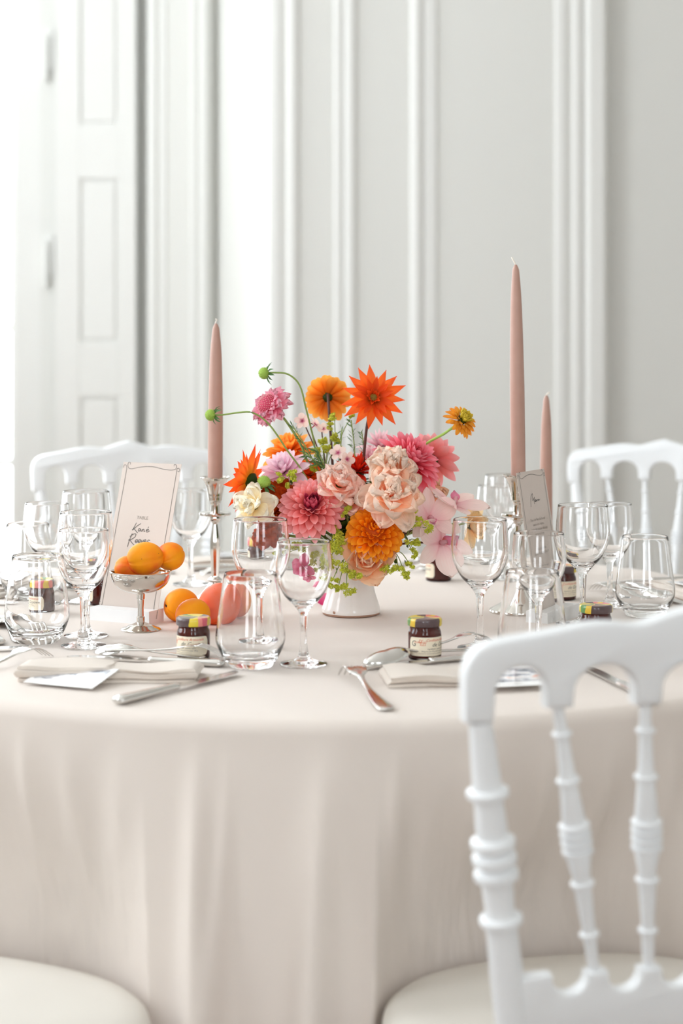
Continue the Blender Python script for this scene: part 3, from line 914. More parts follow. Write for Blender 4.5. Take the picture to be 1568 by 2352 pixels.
def jam_jar(loc, rot, label, group='small jam jars at the places'):
    j = thing('jam_jar', label, 'jam jar', loc, (0, 0, rot), group)
    obj('jar_glass', JAR_GLASS, None, j); obj('jam', JAR_JAM, None, j); obj('lid', JAR_LID, None, j)
    lb = obj('paper_label', JAR_LABEL, None, j)
    for me in ltx: obj('lettering', me, None, lb)
    return j
jam_jar(pt(975, 1512), math.radians(-152), 'jam jar with cream label behind the spoon, beside the small folded napkin')
jam_jar(pt(444, 1510), math.radians(-218), 'jam jar with cream label before the apricots, behind the fork tines')
jam_jar(pt(1368, 1478), math.radians(-140), 'jam jar of which only the printed lid and neck show above the chair back')
jam_jar(pt(1291, 1376), math.radians(-160), 'jam jar with pink on its lid behind the Menu card')
jam_jar(pt(1007, 1333), math.radians(60), 'dark jam jar at the far side just behind the orchid, its label turned away')
jam_jar(pt(583, 1308), math.radians(40), 'jam jar at the far side seen through the larger wine glass beside the vase')
jam_jar(pt(98, 1412), math.radians(-262), 'jam jar seen through the tumbler with the fork, at the window side')
jam_jar(pt(238, 1388), math.radians(40), 'jam jar half hidden behind the foot of the table-name card')

# ================================================================= CARDS
BORDER = [  # strokes traced on the card plane, 0..1 across, 0..1 down
]
def inv_card(TL, TR_, BL):
    ax, ay = TR_[0] - TL[0], TR_[1] - TL[1]; bx, by = BL[0] - TL[0], BL[1] - TL[1]
    det = ax * by - ay * bx
    def f(p):
        x, y = p[0] - TL[0], p[1] - TL[1]
        return ((x * by - y * bx) / det, (ax * y - ay * x) / det)
    return f
fA = inv_card((370, 145), (1150, 160), (115, 2060))
border_px = [
    [(465, 178), (462, 152), (440, 150), (430, 185), (445, 222), (490, 232), (580, 212), (700, 198), (800, 204), (900, 226), (1000, 238), (1062, 230), (1086, 203), (1078, 172), (1056, 168), (1052, 190)],
    [(374, 218), (380, 188), (402, 184), (415, 212), (408, 290), (370, 560), (330, 830), (250, 1380), (190, 1780), (172, 1915), (155, 1950), (132, 1945), (128, 1912), (148, 1902)],
    [(1100, 245), (1118, 258), (1130, 232), (1112, 212), (1090, 232), (1083, 300), (1020, 760), (950, 1240), (895, 1640), (862, 1900), (858, 1985), (875, 2026), (900, 2000), (896, 1968), (876, 1982)],
    [(182, 1986), (192, 2004), (172, 2022), (160, 1998), (176, 1966), (225, 1955), (400, 1962), (560, 1970), (700, 1976), (780, 1990), (838, 2028), (850, 2070), (832, 2084), (814, 2062), (830, 2040)]]
name_px = [
    [(580, 912), (560, 950), (535, 1000), (524, 1002)], [(642, 918), (600, 945), (548, 988), (530, 998)], [(548, 988), (575, 1010), (602, 1038)],
    [(640, 985), (618, 985), (608, 1005), (620, 1015), (640, 990), (642, 1012), (655, 1010)],
    [(660, 988), (660, 1018), (668, 996), (684, 988), (686, 1016), (700, 1010)],
    [(712, 1006), (745, 995), (738, 984), (716, 998), (722, 1022), (762, 1006)], [(735, 972), (748, 955)],
    [(530, 1045), (508, 1100), (485, 1165), (474, 1215)], [(500, 1085), (545, 1055), (578, 1052), (570, 1085), (530, 1115), (482, 1132), (500, 1128), (530, 1160), (562, 1190)],
    [(572, 1148), (604, 1132), (596, 1118), (574, 1135), (582, 1158), (612, 1144)],
    [(612, 1146), (644, 1130), (636, 1116), (614, 1134), (622, 1158), (652, 1142)],
    [(654, 1122), (664, 1156), (684, 1118)],
    [(686, 1146), (716, 1130), (708, 1116), (690, 1134), (696, 1158), (726, 1142)],
    [(772, 1125), (750, 1120), (738, 1135), (756, 1158), (745, 1190), (715, 1198), (708, 1186), (730, 1172)]]
CW, CH = .104, .235
def card_xy(f, p):
    a, b = f(p)
    return (a * CW - CW / 2, CH - b * CH)
def make_card(name, label, cat, base_mid, along, lean_deg, strokes, letters, f_name, scale=1.0):
    """base_mid: where the card meets its block; along: unit vector along the card bottom (left to right as read)"""
    u = Vector((along[0], along[1], 0)).normalized()
    nrm = Vector((u.y, -u.x, 0))            # faces the reader
    L = math.radians(lean_deg)
    up = Vector((0, 0, 1)) * math.cos(L) - nrm * math.sin(L)
    fn = u.cross(up)
    mt = Matrix((u, up, fn)).transposed().to_4x4()
    q = mt.to_quaternion()
    c = thing(name, label, cat, base_mid + Vector((0, 0, .006)), q, scale=scale)
    obj('card_sheet', box(-CW / 2, CW / 2, 0, CH, -.0005, 0, 0), M['card'], c)
    b = obj('printed_border', ribbons([[card_xy(fA, p) for p in s] for s in border_px], .0007), M['ink'], c, loc=(0, 0, .00025))
    if strokes:
        obj('handwritten_lettering', ribbons([[card_xy(f_name, p) for p in s] for s in strokes], .0010), M['ink'], c, loc=(0, 0, .0003))
    for body, a, b_, size, mat in letters:
        obj('lettering', text_mesh(body, size), M[mat], c, loc=(a * CW - CW / 2, CH - b_ * CH, .0003))
    # block
    bl = thing(name + '_holder', 'white slotted block holding up the ' + ('table-name card' if 'name' in name else 'Menu card'), 'card holder')
    ang = math.atan2(u.y, u.x)
    bl.location = base_mid; bl.rotation_euler = (0, 0, ang)
    h, dpt, ln = .0195, .040, .104
    s = .0016
    off = math.tan(L)
    poly1 = [(-dpt / 2, 0), (dpt / 2, 0), (dpt / 2, h), (s + off * (h - .006), h), (s, .006), (-s, .006), (-s + off * (h - .006), h), (-dpt / 2, h)]
    V, Fc = [], []
    me = prism([(y, z) for y, z in poly1], -ln / 2, ln / 2)     # extruded along Z: (y, z, x)
    for v in me.vertices:
        y, z, x = v.co; v.co = (x, y, z)
    bm = bmesh.new(); bm.from_mesh(me); bmesh.ops.recalc_face_normals(bm, faces=bm.faces); bm.to_mesh(me); bm.free()
    obj('block', me, M['block'], bl)
    return c
# table-name card
bl1, br1, bb1 = pt(206, 1424), pt(343, 1436), pt(367, 1422)
u1 = (br1 - bl1).normalized(); n1 = Vector((u1.y, -u1.x, 0))
mid1 = (bl1 + br1) / 2 - n1 * .020
ta = fA((659, 848))
make_card('table_name_card', 'tall blush table-name card with scroll border behind the apricot dish', 'card', mid1, u1, 17.5, name_px,
          [('TABLE', ta[0], ta[1], .0072, 'ink_soft')], fA)
# menu card
fM = inv_card((628, 140), (1000, 50), (805, 2110))
menu_px = [[(795, 592), (793, 520), (800, 455), (818, 410), (824, 425), (818, 470), (822, 505), (845, 455), (838, 500), (840, 552)],
           [(846, 512), (866, 498), (860, 484), (846, 500), (852, 516), (868, 506)], [(870, 492), (872, 512), (880, 492), (888, 488), (888, 506)], [(892, 484), (893, 500), (904, 480), (905, 496), (914, 484)]]
mlet = [('Pavé de filet de boeuf', .5, .335, .0062, 'ink_soft'), ('sauce aux cèpes,', .5, .368, .0062, 'ink_soft'), ('purée de patates douces', .5, .400, .0062, 'ink_soft'),
        ('carottes rôties', .5, .432, .0062, 'ink_soft'), ('ou', .5, .485, .0062, 'ink_soft'), ('Filet de daurade', .5, .540, .0062, 'ink_soft'), ('purée de patates douces', .5, .566, .0062, 'ink_soft'),
        ('Duo de fromages', .5, .665, .0062, 'ink_soft'), ('dessert', .5, .692, .0062, 'ink_soft')]
make_card('menu_card', 'tall narrow Menu card with scroll border, turned sideways before the candles', 'card', pt(1268, 1424), Vector((.52, .854, 0)), 9.5, menu_px, mlet, fM, .93)

# ================================================================= CUTLERY
def ribbon_solid(st, seg=10):
    """stations (y, halfwidth, z_mid, halfthick) -> closed smooth bar along +Y"""
    V, Fc = [], []
    for y, w, z, h in st:
        for k in range(seg):
            a = 2 * PI * k / seg
            V.append((w * math.cos(a), y, z + h * math.sin(a)))
    n = len(st)
    for i in range(n - 1):
        for k in range(seg):
            k2 = (k + 1) % seg
            Fc.append((i * seg + k, (i + 1) * seg + k, (i + 1) * seg + k2, i * seg + k2))
    Fc.append(tuple(range(seg))); Fc.append(tuple(range((n - 1) * seg, n * seg))[::-1])
    return new_mesh('bar', V, Fc)
def sm(st, n=4): return [tuple(v) for v in smooth4(st, n)]
def smooth4(st, n):
    out = []
    for i in range(len(st) - 1):
        p0 = st[i - 1] if i else st[i]; p1, p2 = st[i], st[i + 1]; p3 = st[i + 2] if i + 2 < len(st) else st[i + 1]
        for k in range(n):
            t = k / n
            out.append([0.5 * (2 * b + (c - a) * t + (2 * a - 5 * b + 4 * c - d_) * t * t + (3 * b - a - 3 * c + d_) * t ** 3) for a, b, c, d_ in zip(p0, p1, p2, p3)])
    out.append(list(st[-1]))
    return out
# all lie face down: handle end on the cloth, neck arched, tips on the cloth; length 1 unit = .19 m, handle end at y=0
HANDLE = sm([(0, .0050, .0030, .0010), (.004, .0085, .0030, .0018), (.018, .0098, .0034, .0020), (.045, .0078, .0045, .0018), (.080, .0048, .0062, .0016), (.108, .0034, .0090, .0018), (.122, .0036, .0118, .0018), (.132, .0055, .0142, .0014)])
ME_HANDLE = ribbon_solid(HANDLE); ME_HANDLE.materials.append(M['steel'])
ME_FHEAD = ribbon_solid(sm([(.128, .0045, .0135, .0015), (.134, .0080, .0150, .0010), (.140, .0112, .0163, .0009), (.150, .0120, .0175, .0009), (.155, .0119, .0178, .0008)]), 14); ME_FHEAD.materials.append(M['steel'])
ME_TINES = []
for k in range(4):
    x = (-.0098, -.0033, .0033, .0098)[k]
    V = ribbon_solid([(.152, .0018, .0178, .0008), (.160, .0017, .0178, .0009), (.170, .0016, .0160, .0009), (.182, .0014, .0112, .0009), (.192, .0012, .0050, .0008), (.198, .0006, .0012, .0005)], 8)
    V.transform(Matrix.Translation((x, 0, 0))); V.materials.append(M['steel']); ME_TINES.append(V)
def spoon_bowl():
    nu, nv = 20, 12
    V, Fc = [], []
    c, a, b, hgt = .160, .036, .0195, .0135
    for side in (0, 1):
        st = len(V)
        V.append((0, c - .002, .0025 + hgt - side * .0014))
        for i in range(1, nv + 1):
            q = i / nv
            for k in range(nu):
                an = 2 * PI * k / nu
                yy = a * q * math.cos(an); xx = b * q * math.sin(an) * (1 - .16 * (yy / a))
                zz = .0016 + hgt * (1 - q * q) ** .8 + max(0, -math.cos(an)) * q * .0105
                V.append((xx, c + yy, zz - side * .0014))
        for k in range(nu):
            f = (st, st + 1 + k, st + 1 + (k + 1) % nu); Fc.append(f if not side else f[::-1])
        for i in range(nv - 1):
            for k in range(nu):
                k2 = (k + 1) % nu
                f = (st + 1 + i * nu + k, st + 1 + (i + 1) * nu + k, st + 1 + (i + 1) * nu + k2, st + 1 + i * nu + k2)
                Fc.append(f if not side else f[::-1])
    h = 1 + nv * nu
    o = 1 + (nv - 1) * nu
    for k in range(nu):
        k2 = (k + 1) % nu
        Fc.append((o + k, h + o + k, h + o + k2, o + k2))
    return new_mesh('bowl', V, Fc, sharp=60)
ME_SBOWL = spoon_bowl(); ME_SBOWL.materials.append(M['steel'])
ME_KHAND = ribbon_solid(sm([(0, .0050, .0055, .0030), (.003, .0092, .0055, .0045), (.012, .0102, .0055, .0052), (.05, .0085, .0055, .0045), (.085, .0070, .0055, .0040), (.098, .0078, .0055, .0042), (.102, .0060, .0055, .0030)]), 14); ME_KHAND.materials.append(M['steel'])
def knife_blade():
    pr_ = smooth_prof([(.100, .0050), (.108, .0078), (.125, .0088), (.16, .0092), (.190, .0086), (.206, .0060), (.215, .0000)], 4)
    V, Fc = [], []
    for y, w in pr_:
        V += [(-.0060, y, .0055), (w * 1.05, y, .0052), (-.0060, y, .0036), (w * 1.05, y, .0049)]
    # last station closes toward the back edge
    n = len(pr_)
    for i, (y, w) in enumerate(pr_):
        if w < .001:
            for j in range(4): V[4 * i + j] = (-.0050, y, V[4 * i + j][2])
    for i in range(n - 1):
        a = 4 * i; b = a + 4
        Fc += [(a, a + 1, b + 1, b), (a + 2, b + 2, b + 3, a + 3), (a, b, b + 2, a + 2), (a + 1, a + 3, b + 3, b + 1)]
    Fc += [(0, 2, 3, 1)]
    return new_mesh('blade', V, Fc, sharp=30)
ME_KBLADE = knife_blade(); ME_KBLADE.materials.append(M['steel'])
CUTG = {'fork': 'table forks', 'spoon': 'dessert spoons', 'knife': 'table knives'}
LEN = {'fork': .198, 'spoon': .196, 'knife': .215}
def cutlery(kind, tip, end, label, dz=0.0, fixed=None):
    """tip/end: table points of tip and handle end; length comes from the tool (scaled within reason)"""
    dv = Vector((tip.x - end.x, tip.y - end.y)); L = fixed or dv.length
    L = max(.155, min(.225, L)); dv.normalize()
    k = L / LEN[kind]
    loc = Vector((tip.x - dv.x * L, tip.y - dv.y * L, T_Z + dz))
    t = thing(kind if kind != 'knife' else 'table_knife', label, kind, loc, (0, 0, math.atan2(-dv.x, dv.y)), CUTG[kind], scale=k)
    if kind == 'fork':
        obj('handle', ME_HANDLE, None, t); h = obj('head', ME_FHEAD, None, t)
        for m_ in ME_TINES: obj('tine', m_, None, h)
    elif kind == 'spoon':
        obj('handle', ME_HANDLE, None, t); obj('bowl', ME_SBOWL, None, t)
    else:
        obj('handle', ME_KHAND, None, t); obj('blade', ME_KBLADE, None, t)
    return t
# place before the table-name card
cutlery('fork', pt(110, 1508), pt(0, 1534), 'fork with tines over the cloth at the tip of the rolled napkin', fixed=.195)
cutlery('spoon', pt(216, 1506), pt(470, 1520), 'dessert spoon lying bowl-down behind the rolled napkin', .004)
cutlery('knife', pt(157, 1515), pt(514, 1533), 'dessert knife lying along the rolled napkin, below the spoon', 0)
cutlery('fork', pt(516, 1527), pt(240, 1510), 'dessert fork with tines before the jam jar by the apricots', .0085)
cutlery('knife', pt(548, 1551), pt(262, 1622), 'table knife angled at the end of the rolled napkin', 0)
# place before the chair
cutlery('fork', pt(797, 1552), pt(888, 1636), 'fork lying face down beside the flat folded napkin', 0)
cutlery('spoon', pt(835, 1532), pt(1110, 1500), 'dessert spoon lying bowl-down before the jam jar with the full label', .004)
cutlery('knife', pt(815, 1542), pt(1135, 1512), 'dessert knife behind the flat folded napkin', 0)
cutlery('fork', pt(1130, 1492), pt(880, 1522), 'dessert fork pointing towards the chair back, behind the flat napkin', .0095)
cutlery('knife', pt(1345, 1540), pt(1500, 1617), 'table knife seen through the arch of the near chair back', 0)

# ================================================================= NAPKINS AND PRINTS
def napkin_mesh(L, D, lay, seed, roll=False, sag=0.0):
    """a strip folded to and fro; cross-section in (y,z), run along x"""
    rng = random.Random(seed); ph = [rng.uniform(0, 6) for _ in range(6)]
    h = .0046
    path = []
    nl = lay
    for i in range(nl):
        z = h * (.5 + i) ; y0, y1 = -D / 2 + .004 * (i % 2), D / 2 - .003 * i
        xs = [y0 + (y1 - y0) * k / 9 for k in range(10)]
        if i % 2: xs = xs[::-1]
        path += [(y, z) for y in xs]
        if i < nl - 1:
            e = xs[-1]; sgn = 1 if i % 2 == 0 else -1
            for k in range(1, 5):
                a = -PI / 2 + PI * k / 5
                path.append((e + sgn * h * .75 * math.cos(a), z + h / 2 + h / 2 * math.sin(a)))
    th = h * .46
    P = [Vector(p) for p in path]
    outl = []
    for s in (1, -1):
        side = []
        for i, p in enumerate(P):
            t = (P[min(i + 1, len(P) - 1)] - P[max(0, i - 1)]).normalized()
            nn = Vector((-t.y, t.x))
            side.append(p + nn * th * s)
        outl += side if s == 1 else side[::-1]
    n = len(outl); nx = 36
    V, Fc = [], []
    for i in range(nx + 1):
        t = i / nx; x = (t - .5) * L
        e = min(t, 1 - t)
        sq = 1 - .35 * math.exp(-(e / .05) ** 2)
        for p in outl:
            puff = 1 + .16 * math.sin(5 * t + ph[0]) + .10 * math.sin(11 * t + ph[1] + p.x * 30)
            wob = .0025 * math.sin(6 * t + ph[2] + p.y * 160) + .0015 * math.sin(17 * t + ph[3])
            V.append((x + .003 * math.sin(p.y * 400 + ph[4]) * (1 if t > .5 else -1), p.x * (1 + .06 * math.sin(4 * t + ph[5])) + wob, max(.0006, p.y * puff * (.75 + .25 * sq))))
    for i in range(nx):
        for k in range(n):
            k2 = (k + 1) % n
            Fc.append((i * n + k, (i + 1) * n + k, (i + 1) * n + k2, i * n + k2))
    # end caps, strip by strip between the two sides of the sheet
    m = len(P)
    for base, flip in ((0, False), (nx * n, True)):
        for i in range(m - 1):
            f = (base + i, base + i + 1, base + n - 2 - i, base + n - 1 - i)
            Fc.append(f if not flip else f[::-1])
    return new_mesh('napkin', V, Fc, sharp=70)
def napkin(loc, rot, L, D, lay, seed, label):
    o = obj('napkin', napkin_mesh(L, D, lay, seed), M['napkin'], loc=loc, rot=(0, 0, rot))
    return tag(o, label, 'napkin', 'folded linen napkins')
def place_print(loc, rot, w, h, tilt, label):
    p = thing('photo_print', label, 'photo print', loc, Quaternion((0, 0, 1), rot) @ Quaternion((1, 0, 0), tilt[0]) @ Quaternion((0, 1, 0), tilt[1]), 'glossy photo prints on the napkins')
    obj('paper', box(-w / 2, w / 2, -h / 2, h / 2, -.0004, .0004), M['photo_border'], p)
    obj('picture', box(-w / 2 + .006, w / 2 - .006, -h / 2 + .014, h / 2 - .006, .0004, .0006), M['photo'], p)
    obj('lettering', ribbons([[(-.012 + .003 * k, -h / 2 + .0065 + .0006 * (k % 2)) for k in range(9)]], .0007), M['ink_soft'], p, loc=(0, 0, .0007))
na_l, na_r = pt(45, 1562), pt(440, 1566)
dv = na_r - na_l
napkin((na_l + na_r) / 2 + Vector((.004, .018, 0)), math.atan2(dv.y, dv.x), .222, .066, 4, 3, 'linen napkin rolled and folded before the dessert spoon, a photo print leaning on it')
nk2 = napkin(pt(1020, 1574) + Vector((.02, .030, 0)), math.radians(6), .185, .080, 3, 8, 'flat folded linen napkin with ochre embroidery before the jam jar')
em = []
for k in range(9):
    em.append([(k * .0055, 0), (k * .0055 + .003, .004), (k * .0055 + .001, .007), (k * .0055 + .0045, .009)])
obj('embroidery', ribbons(em, .0011), M['ochre'], nk2, loc=(.0, -.026, .0172))
place_print(pt(165, 1570) + Vector((0, -.004, .0105)), math.radians(-24), .098, .064, (math.radians(11), 0), 'glossy photo print leaning against the rolled napkin')
place_print(pt(1160, 1578) + Vector((0, 0, .0125)), math.radians(14), .098, .066, (math.radians(9), 0), 'glossy photo print on the flat napkin behind the near chair back')

def polar(ang, r, u=0.0, dz=0.0):
    a = math.radians(ang); v = Vector((math.sin(a), -math.cos(a), 0)); s = Vector((math.cos(a), math.sin(a), 0))
    return TC + v * r + s * u + Vector((0, 0, T_Z + dz))
spots = [(108, 'by the wide tumbler and half-hidden jar'), (153, 'at the far side behind the tall candlestick'), (198, 'at the far side behind the peaches'),
         (245, 'at the window side behind the tumblers'), (289, 'at the window side beside the tumbler with the jar')]
for ang, wh in spots:
    a = math.radians(ang)
    napkin(polar(ang, .605), a, .20, .075, 3, int(ang), 'folded linen napkin ' + wh)
    cutlery('spoon', polar(ang, .505, -.095), polar(ang, .505, .10), 'dessert spoon ' + wh, .0)
    cutlery('knife', polar(ang, .535, -.10), polar(ang, .535, .11), 'dessert knife ' + wh, .0)
    cutlery('fork', polar(ang, .475, .105), polar(ang, .475, -.09), 'dessert fork ' + wh, .0)
    cutlery('fork', polar(ang, .50, -.155), polar(ang, .69, -.155), 'dinner fork ' + wh, .0)
    cutlery('knife', polar(ang, .50, .150), polar(ang, .70, .150), 'dinner knife ' + wh, .0)
    place_print(polar(ang, .62, 0, .0165), a, .098, .064, (0, 0), 'glossy photo print on the napkin ' + wh)

# ================================================================= FLOWERS
def petal_mesh(L=1.0, W=.4, tip=0.5, cup=.25, bend=.3, base=.25, nu=4, nv=7, ruffle=0.0, seed=0, fold=0.0):
    """petal along +X, inner face +Z. tip: 0 pointed .. 1 blunt; bend: radians of curl along the length (positive = inward)"""
    rng = random.Random(seed); ph = rng.uniform(0, 6); ph2 = rng.uniform(0, 6)
    V, Fc, UV = [], [], []
    cx, cz, ang = 0.0, 0.0, 0.0
    vs = [1 - (1 - j / nv) ** 1.45 for j in range(nv + 1)]
    for j in range(nv + 1):
        v = vs[j]
        q = min(1.0, v / .55); w = base + (1 - base) * (q * q * (3 - 2 * q)) ** .75
        if v > .5:
            q = (v - .5) / .5
            w *= max(0.0, 1 - q ** (1.15 + 1.25 * tip)) ** (1.0 - .5 * tip)
        hw = max(.008, W / 2 * w)
        if j:
            dv_ = v - vs[j - 1]
            ang += bend * dv_ * (0.4 + 1.2 * v)
            cx += L * dv_ * math.cos(ang); cz += L * dv_ * math.sin(ang)
        for i in range(nu + 1):
            u = i / nu * 2 - 1
            lift = cup * hw * u * u * (1.15 - .5 * v)
            rf = ruffle * .7 * (v ** 2) * math.sin(u * 4.2 + ph) + ruffle * .8 * (v ** 5) * math.sin(u * 12 + ph2) + ruffle * .35 * (v ** 7) * math.sin(u * 23 + ph)
            ex = ruffle * (v ** 4) * (.55 * math.sin(u * 8 + ph2) + .5 * math.sin(u * 19 + ph) + .35 * math.sin(u * 31 + ph2))
            z = lift + rf - fold * abs(u) * hw * 0
            V.append((cx - math.sin(ang) * z + ex, u * hw, cz + math.cos(ang) * z)); UV.append((i / nu, v))
    for j in range(nv):
        for i in range(nu):
            a = j * (nu + 1) + i
            Fc.append((a, a + 1, a + nu + 2, a + nu + 1))
    return new_mesh('petal', V, Fc, UV)

VM = VP + Vector((0, 0, .085))   # where the stems gather in the vase
def stem_part(root, pts, r, mat, name='stem', seg=7):
    inv = root_matrix(root).inverted()
    P = [inv @ p for p in smooth_prof(pts, 5)]
    return obj(name, tube(P, r, seg), M[mat], root)

def auto_stem(root, back=.02, r=.0020, mat='stem', target=None):
    m = root_matrix(root); p0 = m @ Vector((0, 0, 0)); p1 = m @ Vector((0, 0, -back))
    tgt = target or VM + Vector((random.uniform(-.03, .03), random.uniform(-.03, .03), 0))
    mid = p1.lerp(tgt, .45) + Vector((0, 0, .006))
    return stem_part(root, [p0, p1, mid, tgt], r, mat)

def set_petals(root, items, name='petal'):
    """items: (mesh, phi, az, r0, z0, scale, roll)"""
    for me, phi, az, r0, z0, sc, roll in items:
        q = Quaternion((0, 0, 1), az) @ Quaternion((0, 1, 0), phi - PI / 2) @ Quaternion((1, 0, 0), roll)
        obj(name, me, None, root, loc=(r0 * math.cos(az), r0 * math.sin(az), z0), rot=q, scale=sc)

def calyx(root, R, mat='leafg', depth=.012):
    me = lathe([(0, -depth), (R * .5, -depth * .9), (R, -depth * .3), (R * .9, .001), (0, .002)], 14)
    obj('calyx', me, M[mat], root)

PM = {}
def pmats(key, *args, **kw):
    PM[key] = petal_mat('petal_' + key, *[srgb(*a) for a in args], **kw)
pmats('pink', (226, 96, 100), (244, 146, 142), (252, 186, 188), transl=.4)
pmats('pink_core', (150, 34, 66), (184, 52, 84), (222, 104, 122))
pmats('hotpink', (220, 62, 86), (240, 106, 126), (250, 164, 178), transl=.4)
pmats('hotpink_core', (170, 90, 40), (200, 60, 70), (226, 84, 100))
pmats('orange', (230, 110, 4), (248, 146, 12), (255, 180, 50), transl=.4)
pmats('orange_core', (220, 100, 8), (240, 128, 12), (250, 156, 26))
pmats('star', (236, 110, 16), (250, 116, 40), (246, 92, 44), transl=.5)
pmats('star_in', (150, 84, 20), (232, 84, 22), (244, 96, 34), transl=.4, pos=(0.0, .4, 1.0))
pmats('star_back', (240, 190, 40), (246, 120, 40), (226, 56, 34), transl=.45)
pmats('amber', (226, 110, 10), (250, 152, 40), (255, 190, 90), transl=.45)
pmats('zinnia', (206, 130, 24), (236, 176, 60), (232, 150, 60))
pmats('zinnia_core', (170, 164, 40), (214, 200, 60), (232, 204, 80))
pmats('peach', (254, 200, 156), (255, 224, 196), (255, 240, 226), transl=.55)
pmats('peachpink', (252, 194, 164), (254, 218, 198), (255, 236, 226), transl=.55)
pmats('cream', (252, 232, 170), (254, 246, 218), (255, 251, 238), transl=.5)
pmats('lilac', (224, 164, 190), (244, 212, 226), (250, 230, 238), transl=.4)
pmats('palepink', (226, 150, 170), (244, 204, 212), (250, 226, 230), transl=.4)
pmats('red', (176, 20, 10), (222, 44, 20), (236, 66, 30))
pmats('rose', (250, 164, 104), (254, 198, 150), (255, 224, 192), transl=.5)
pmats('scab', (222, 108, 140), (242, 156, 180), (250, 198, 212), transl=.5)
pmats('orchid', (232, 178, 186), (246, 220, 216), (250, 232, 226), transl=.4)
pmats('orchid_lip', (230, 130, 70), (224, 140, 170), (232, 160, 186))
pmats('orchid_cream', (244, 200, 130), (250, 222, 170), (252, 234, 196), transl=.4)
pmats('phlox', (200, 90, 130), (250, 226, 216), (252, 236, 226), pos=(0.05, .35, 1))
pmats('magenta', (206, 50, 110), (226, 90, 140), (236, 130, 166))
M['leafg'] = petal_mat('leaf_green', srgb(52, 74, 26), srgb(80, 104, 40), srgb(110, 134, 58), transl=.25, rough=.4)
M['leafd'] = M['leafg']
M['sepal'] = petal_mat('sepal_green', srgb(90, 124, 60), srgb(84, 120, 72), srgb(80, 116, 80), transl=.2)
M['lime'] = pmat('lime_floret', srgb(208, 208, 70), 0.7, noise=(300, srgb(186, 192, 56), .2))
M['pod'] = pmat('seed_pod', srgb(152, 182, 76), 0.7)
M['pin'] = pmat('pincushion', srgb(186, 52, 84), 0.7)
M['pin_tip'] = pmat('pincushion_tip', srgb(244, 200, 190), 0.7)
M['disc'] = pmat('flower_disc', srgb(134, 128, 40), 0.8, noise=(400, srgb(120, 60, 20), .2))
M['celosia'] = pmat('celosia_velvet', srgb(126, 38, 12), 0.95, noise=(160, srgb(176, 66, 18), .2), bump=(700, .6, .001))
M['celosia'].node_tree.nodes['Principled BSDF'].inputs['Specular IOR Level'].default_value = 0.05

def pm(key, **kw):
    me = petal_mesh(**kw); me.materials.append(PM[key] if key in PM else M[key]); return me

def dahlia(name, label, cat, loc, dirn, R, key, core, n=64, phi0=8, phi1=100, wid=.40, tip=.45, cup=.35, group='dahlias in the bouquet', core_t=.28, mat_stem='stem', stem=True, length_pow=.62, target=None, r_stem=.0022, dome=0.0):
    root = thing(name, label, cat, loc, zdir(dirn), group)
    A = pm(core, L=1, W=wid * .85, tip=tip, cup=1.3, bend=.9)
    B = pm(key, L=1, W=wid * .95, tip=tip, cup=.9, bend=.45)
    C = pm(key, L=1, W=wid, tip=tip, cup=cup, bend=.05)
    D_ = pm(key, L=1, W=wid * 1.05, tip=tip, cup=cup * .8, bend=-.25)
    it = []
    rng = random.Random(hash(label) % 1000 if False else len(label) * 7 + n)
    for i in range(n):
        t = (i + .5) / n
        az = i * 2.39996
        phi = math.radians(phi0 + (phi1 - phi0) * t ** .75 + rng.uniform(-4, 4))
        sc = R * (.22 + .78 * t ** length_pow) * rng.uniform(.95, 1.05)
        me = A if t < core_t else B if t < .5 else C if t < .8 else D_
        if dome:
            pp = phi * .93
            sc = R * (1 - dome) * (.42 + .62 * t ** .8) * rng.uniform(.96, 1.04)
            me = A if t < core_t else B if t < .45 else C
            it.append((me, phi, az, R * dome * math.sin(pp), R * dome * (math.cos(pp) - .45), sc, rng.uniform(-.08, .08)))
            continue
        it.append((me, phi, az + rng.uniform(-.06, .06), R * .10 * t, R * .16 * (1 - t) - R * .05 * t, sc, rng.uniform(-.12, .12)))
    set_petals(root, it)
    if dome:
        k_ = R * dome * .98
        obj('heart', lathe([(0, k_ * .55), (k_ * .35, k_ * .48), (k_ * .70, k_ * .26), (k_ * .92, -k_ * .08), (k_ * .96, -k_ * .45), (k_ * .6, -k_ * .85), (0, -k_ * .95)], 20), PM[core], root)
    calyx(root, R * .22, 'leafg', R * .22)
    if stem: auto_stem(root, R * .5, r_stem, mat_stem, target)
    return root

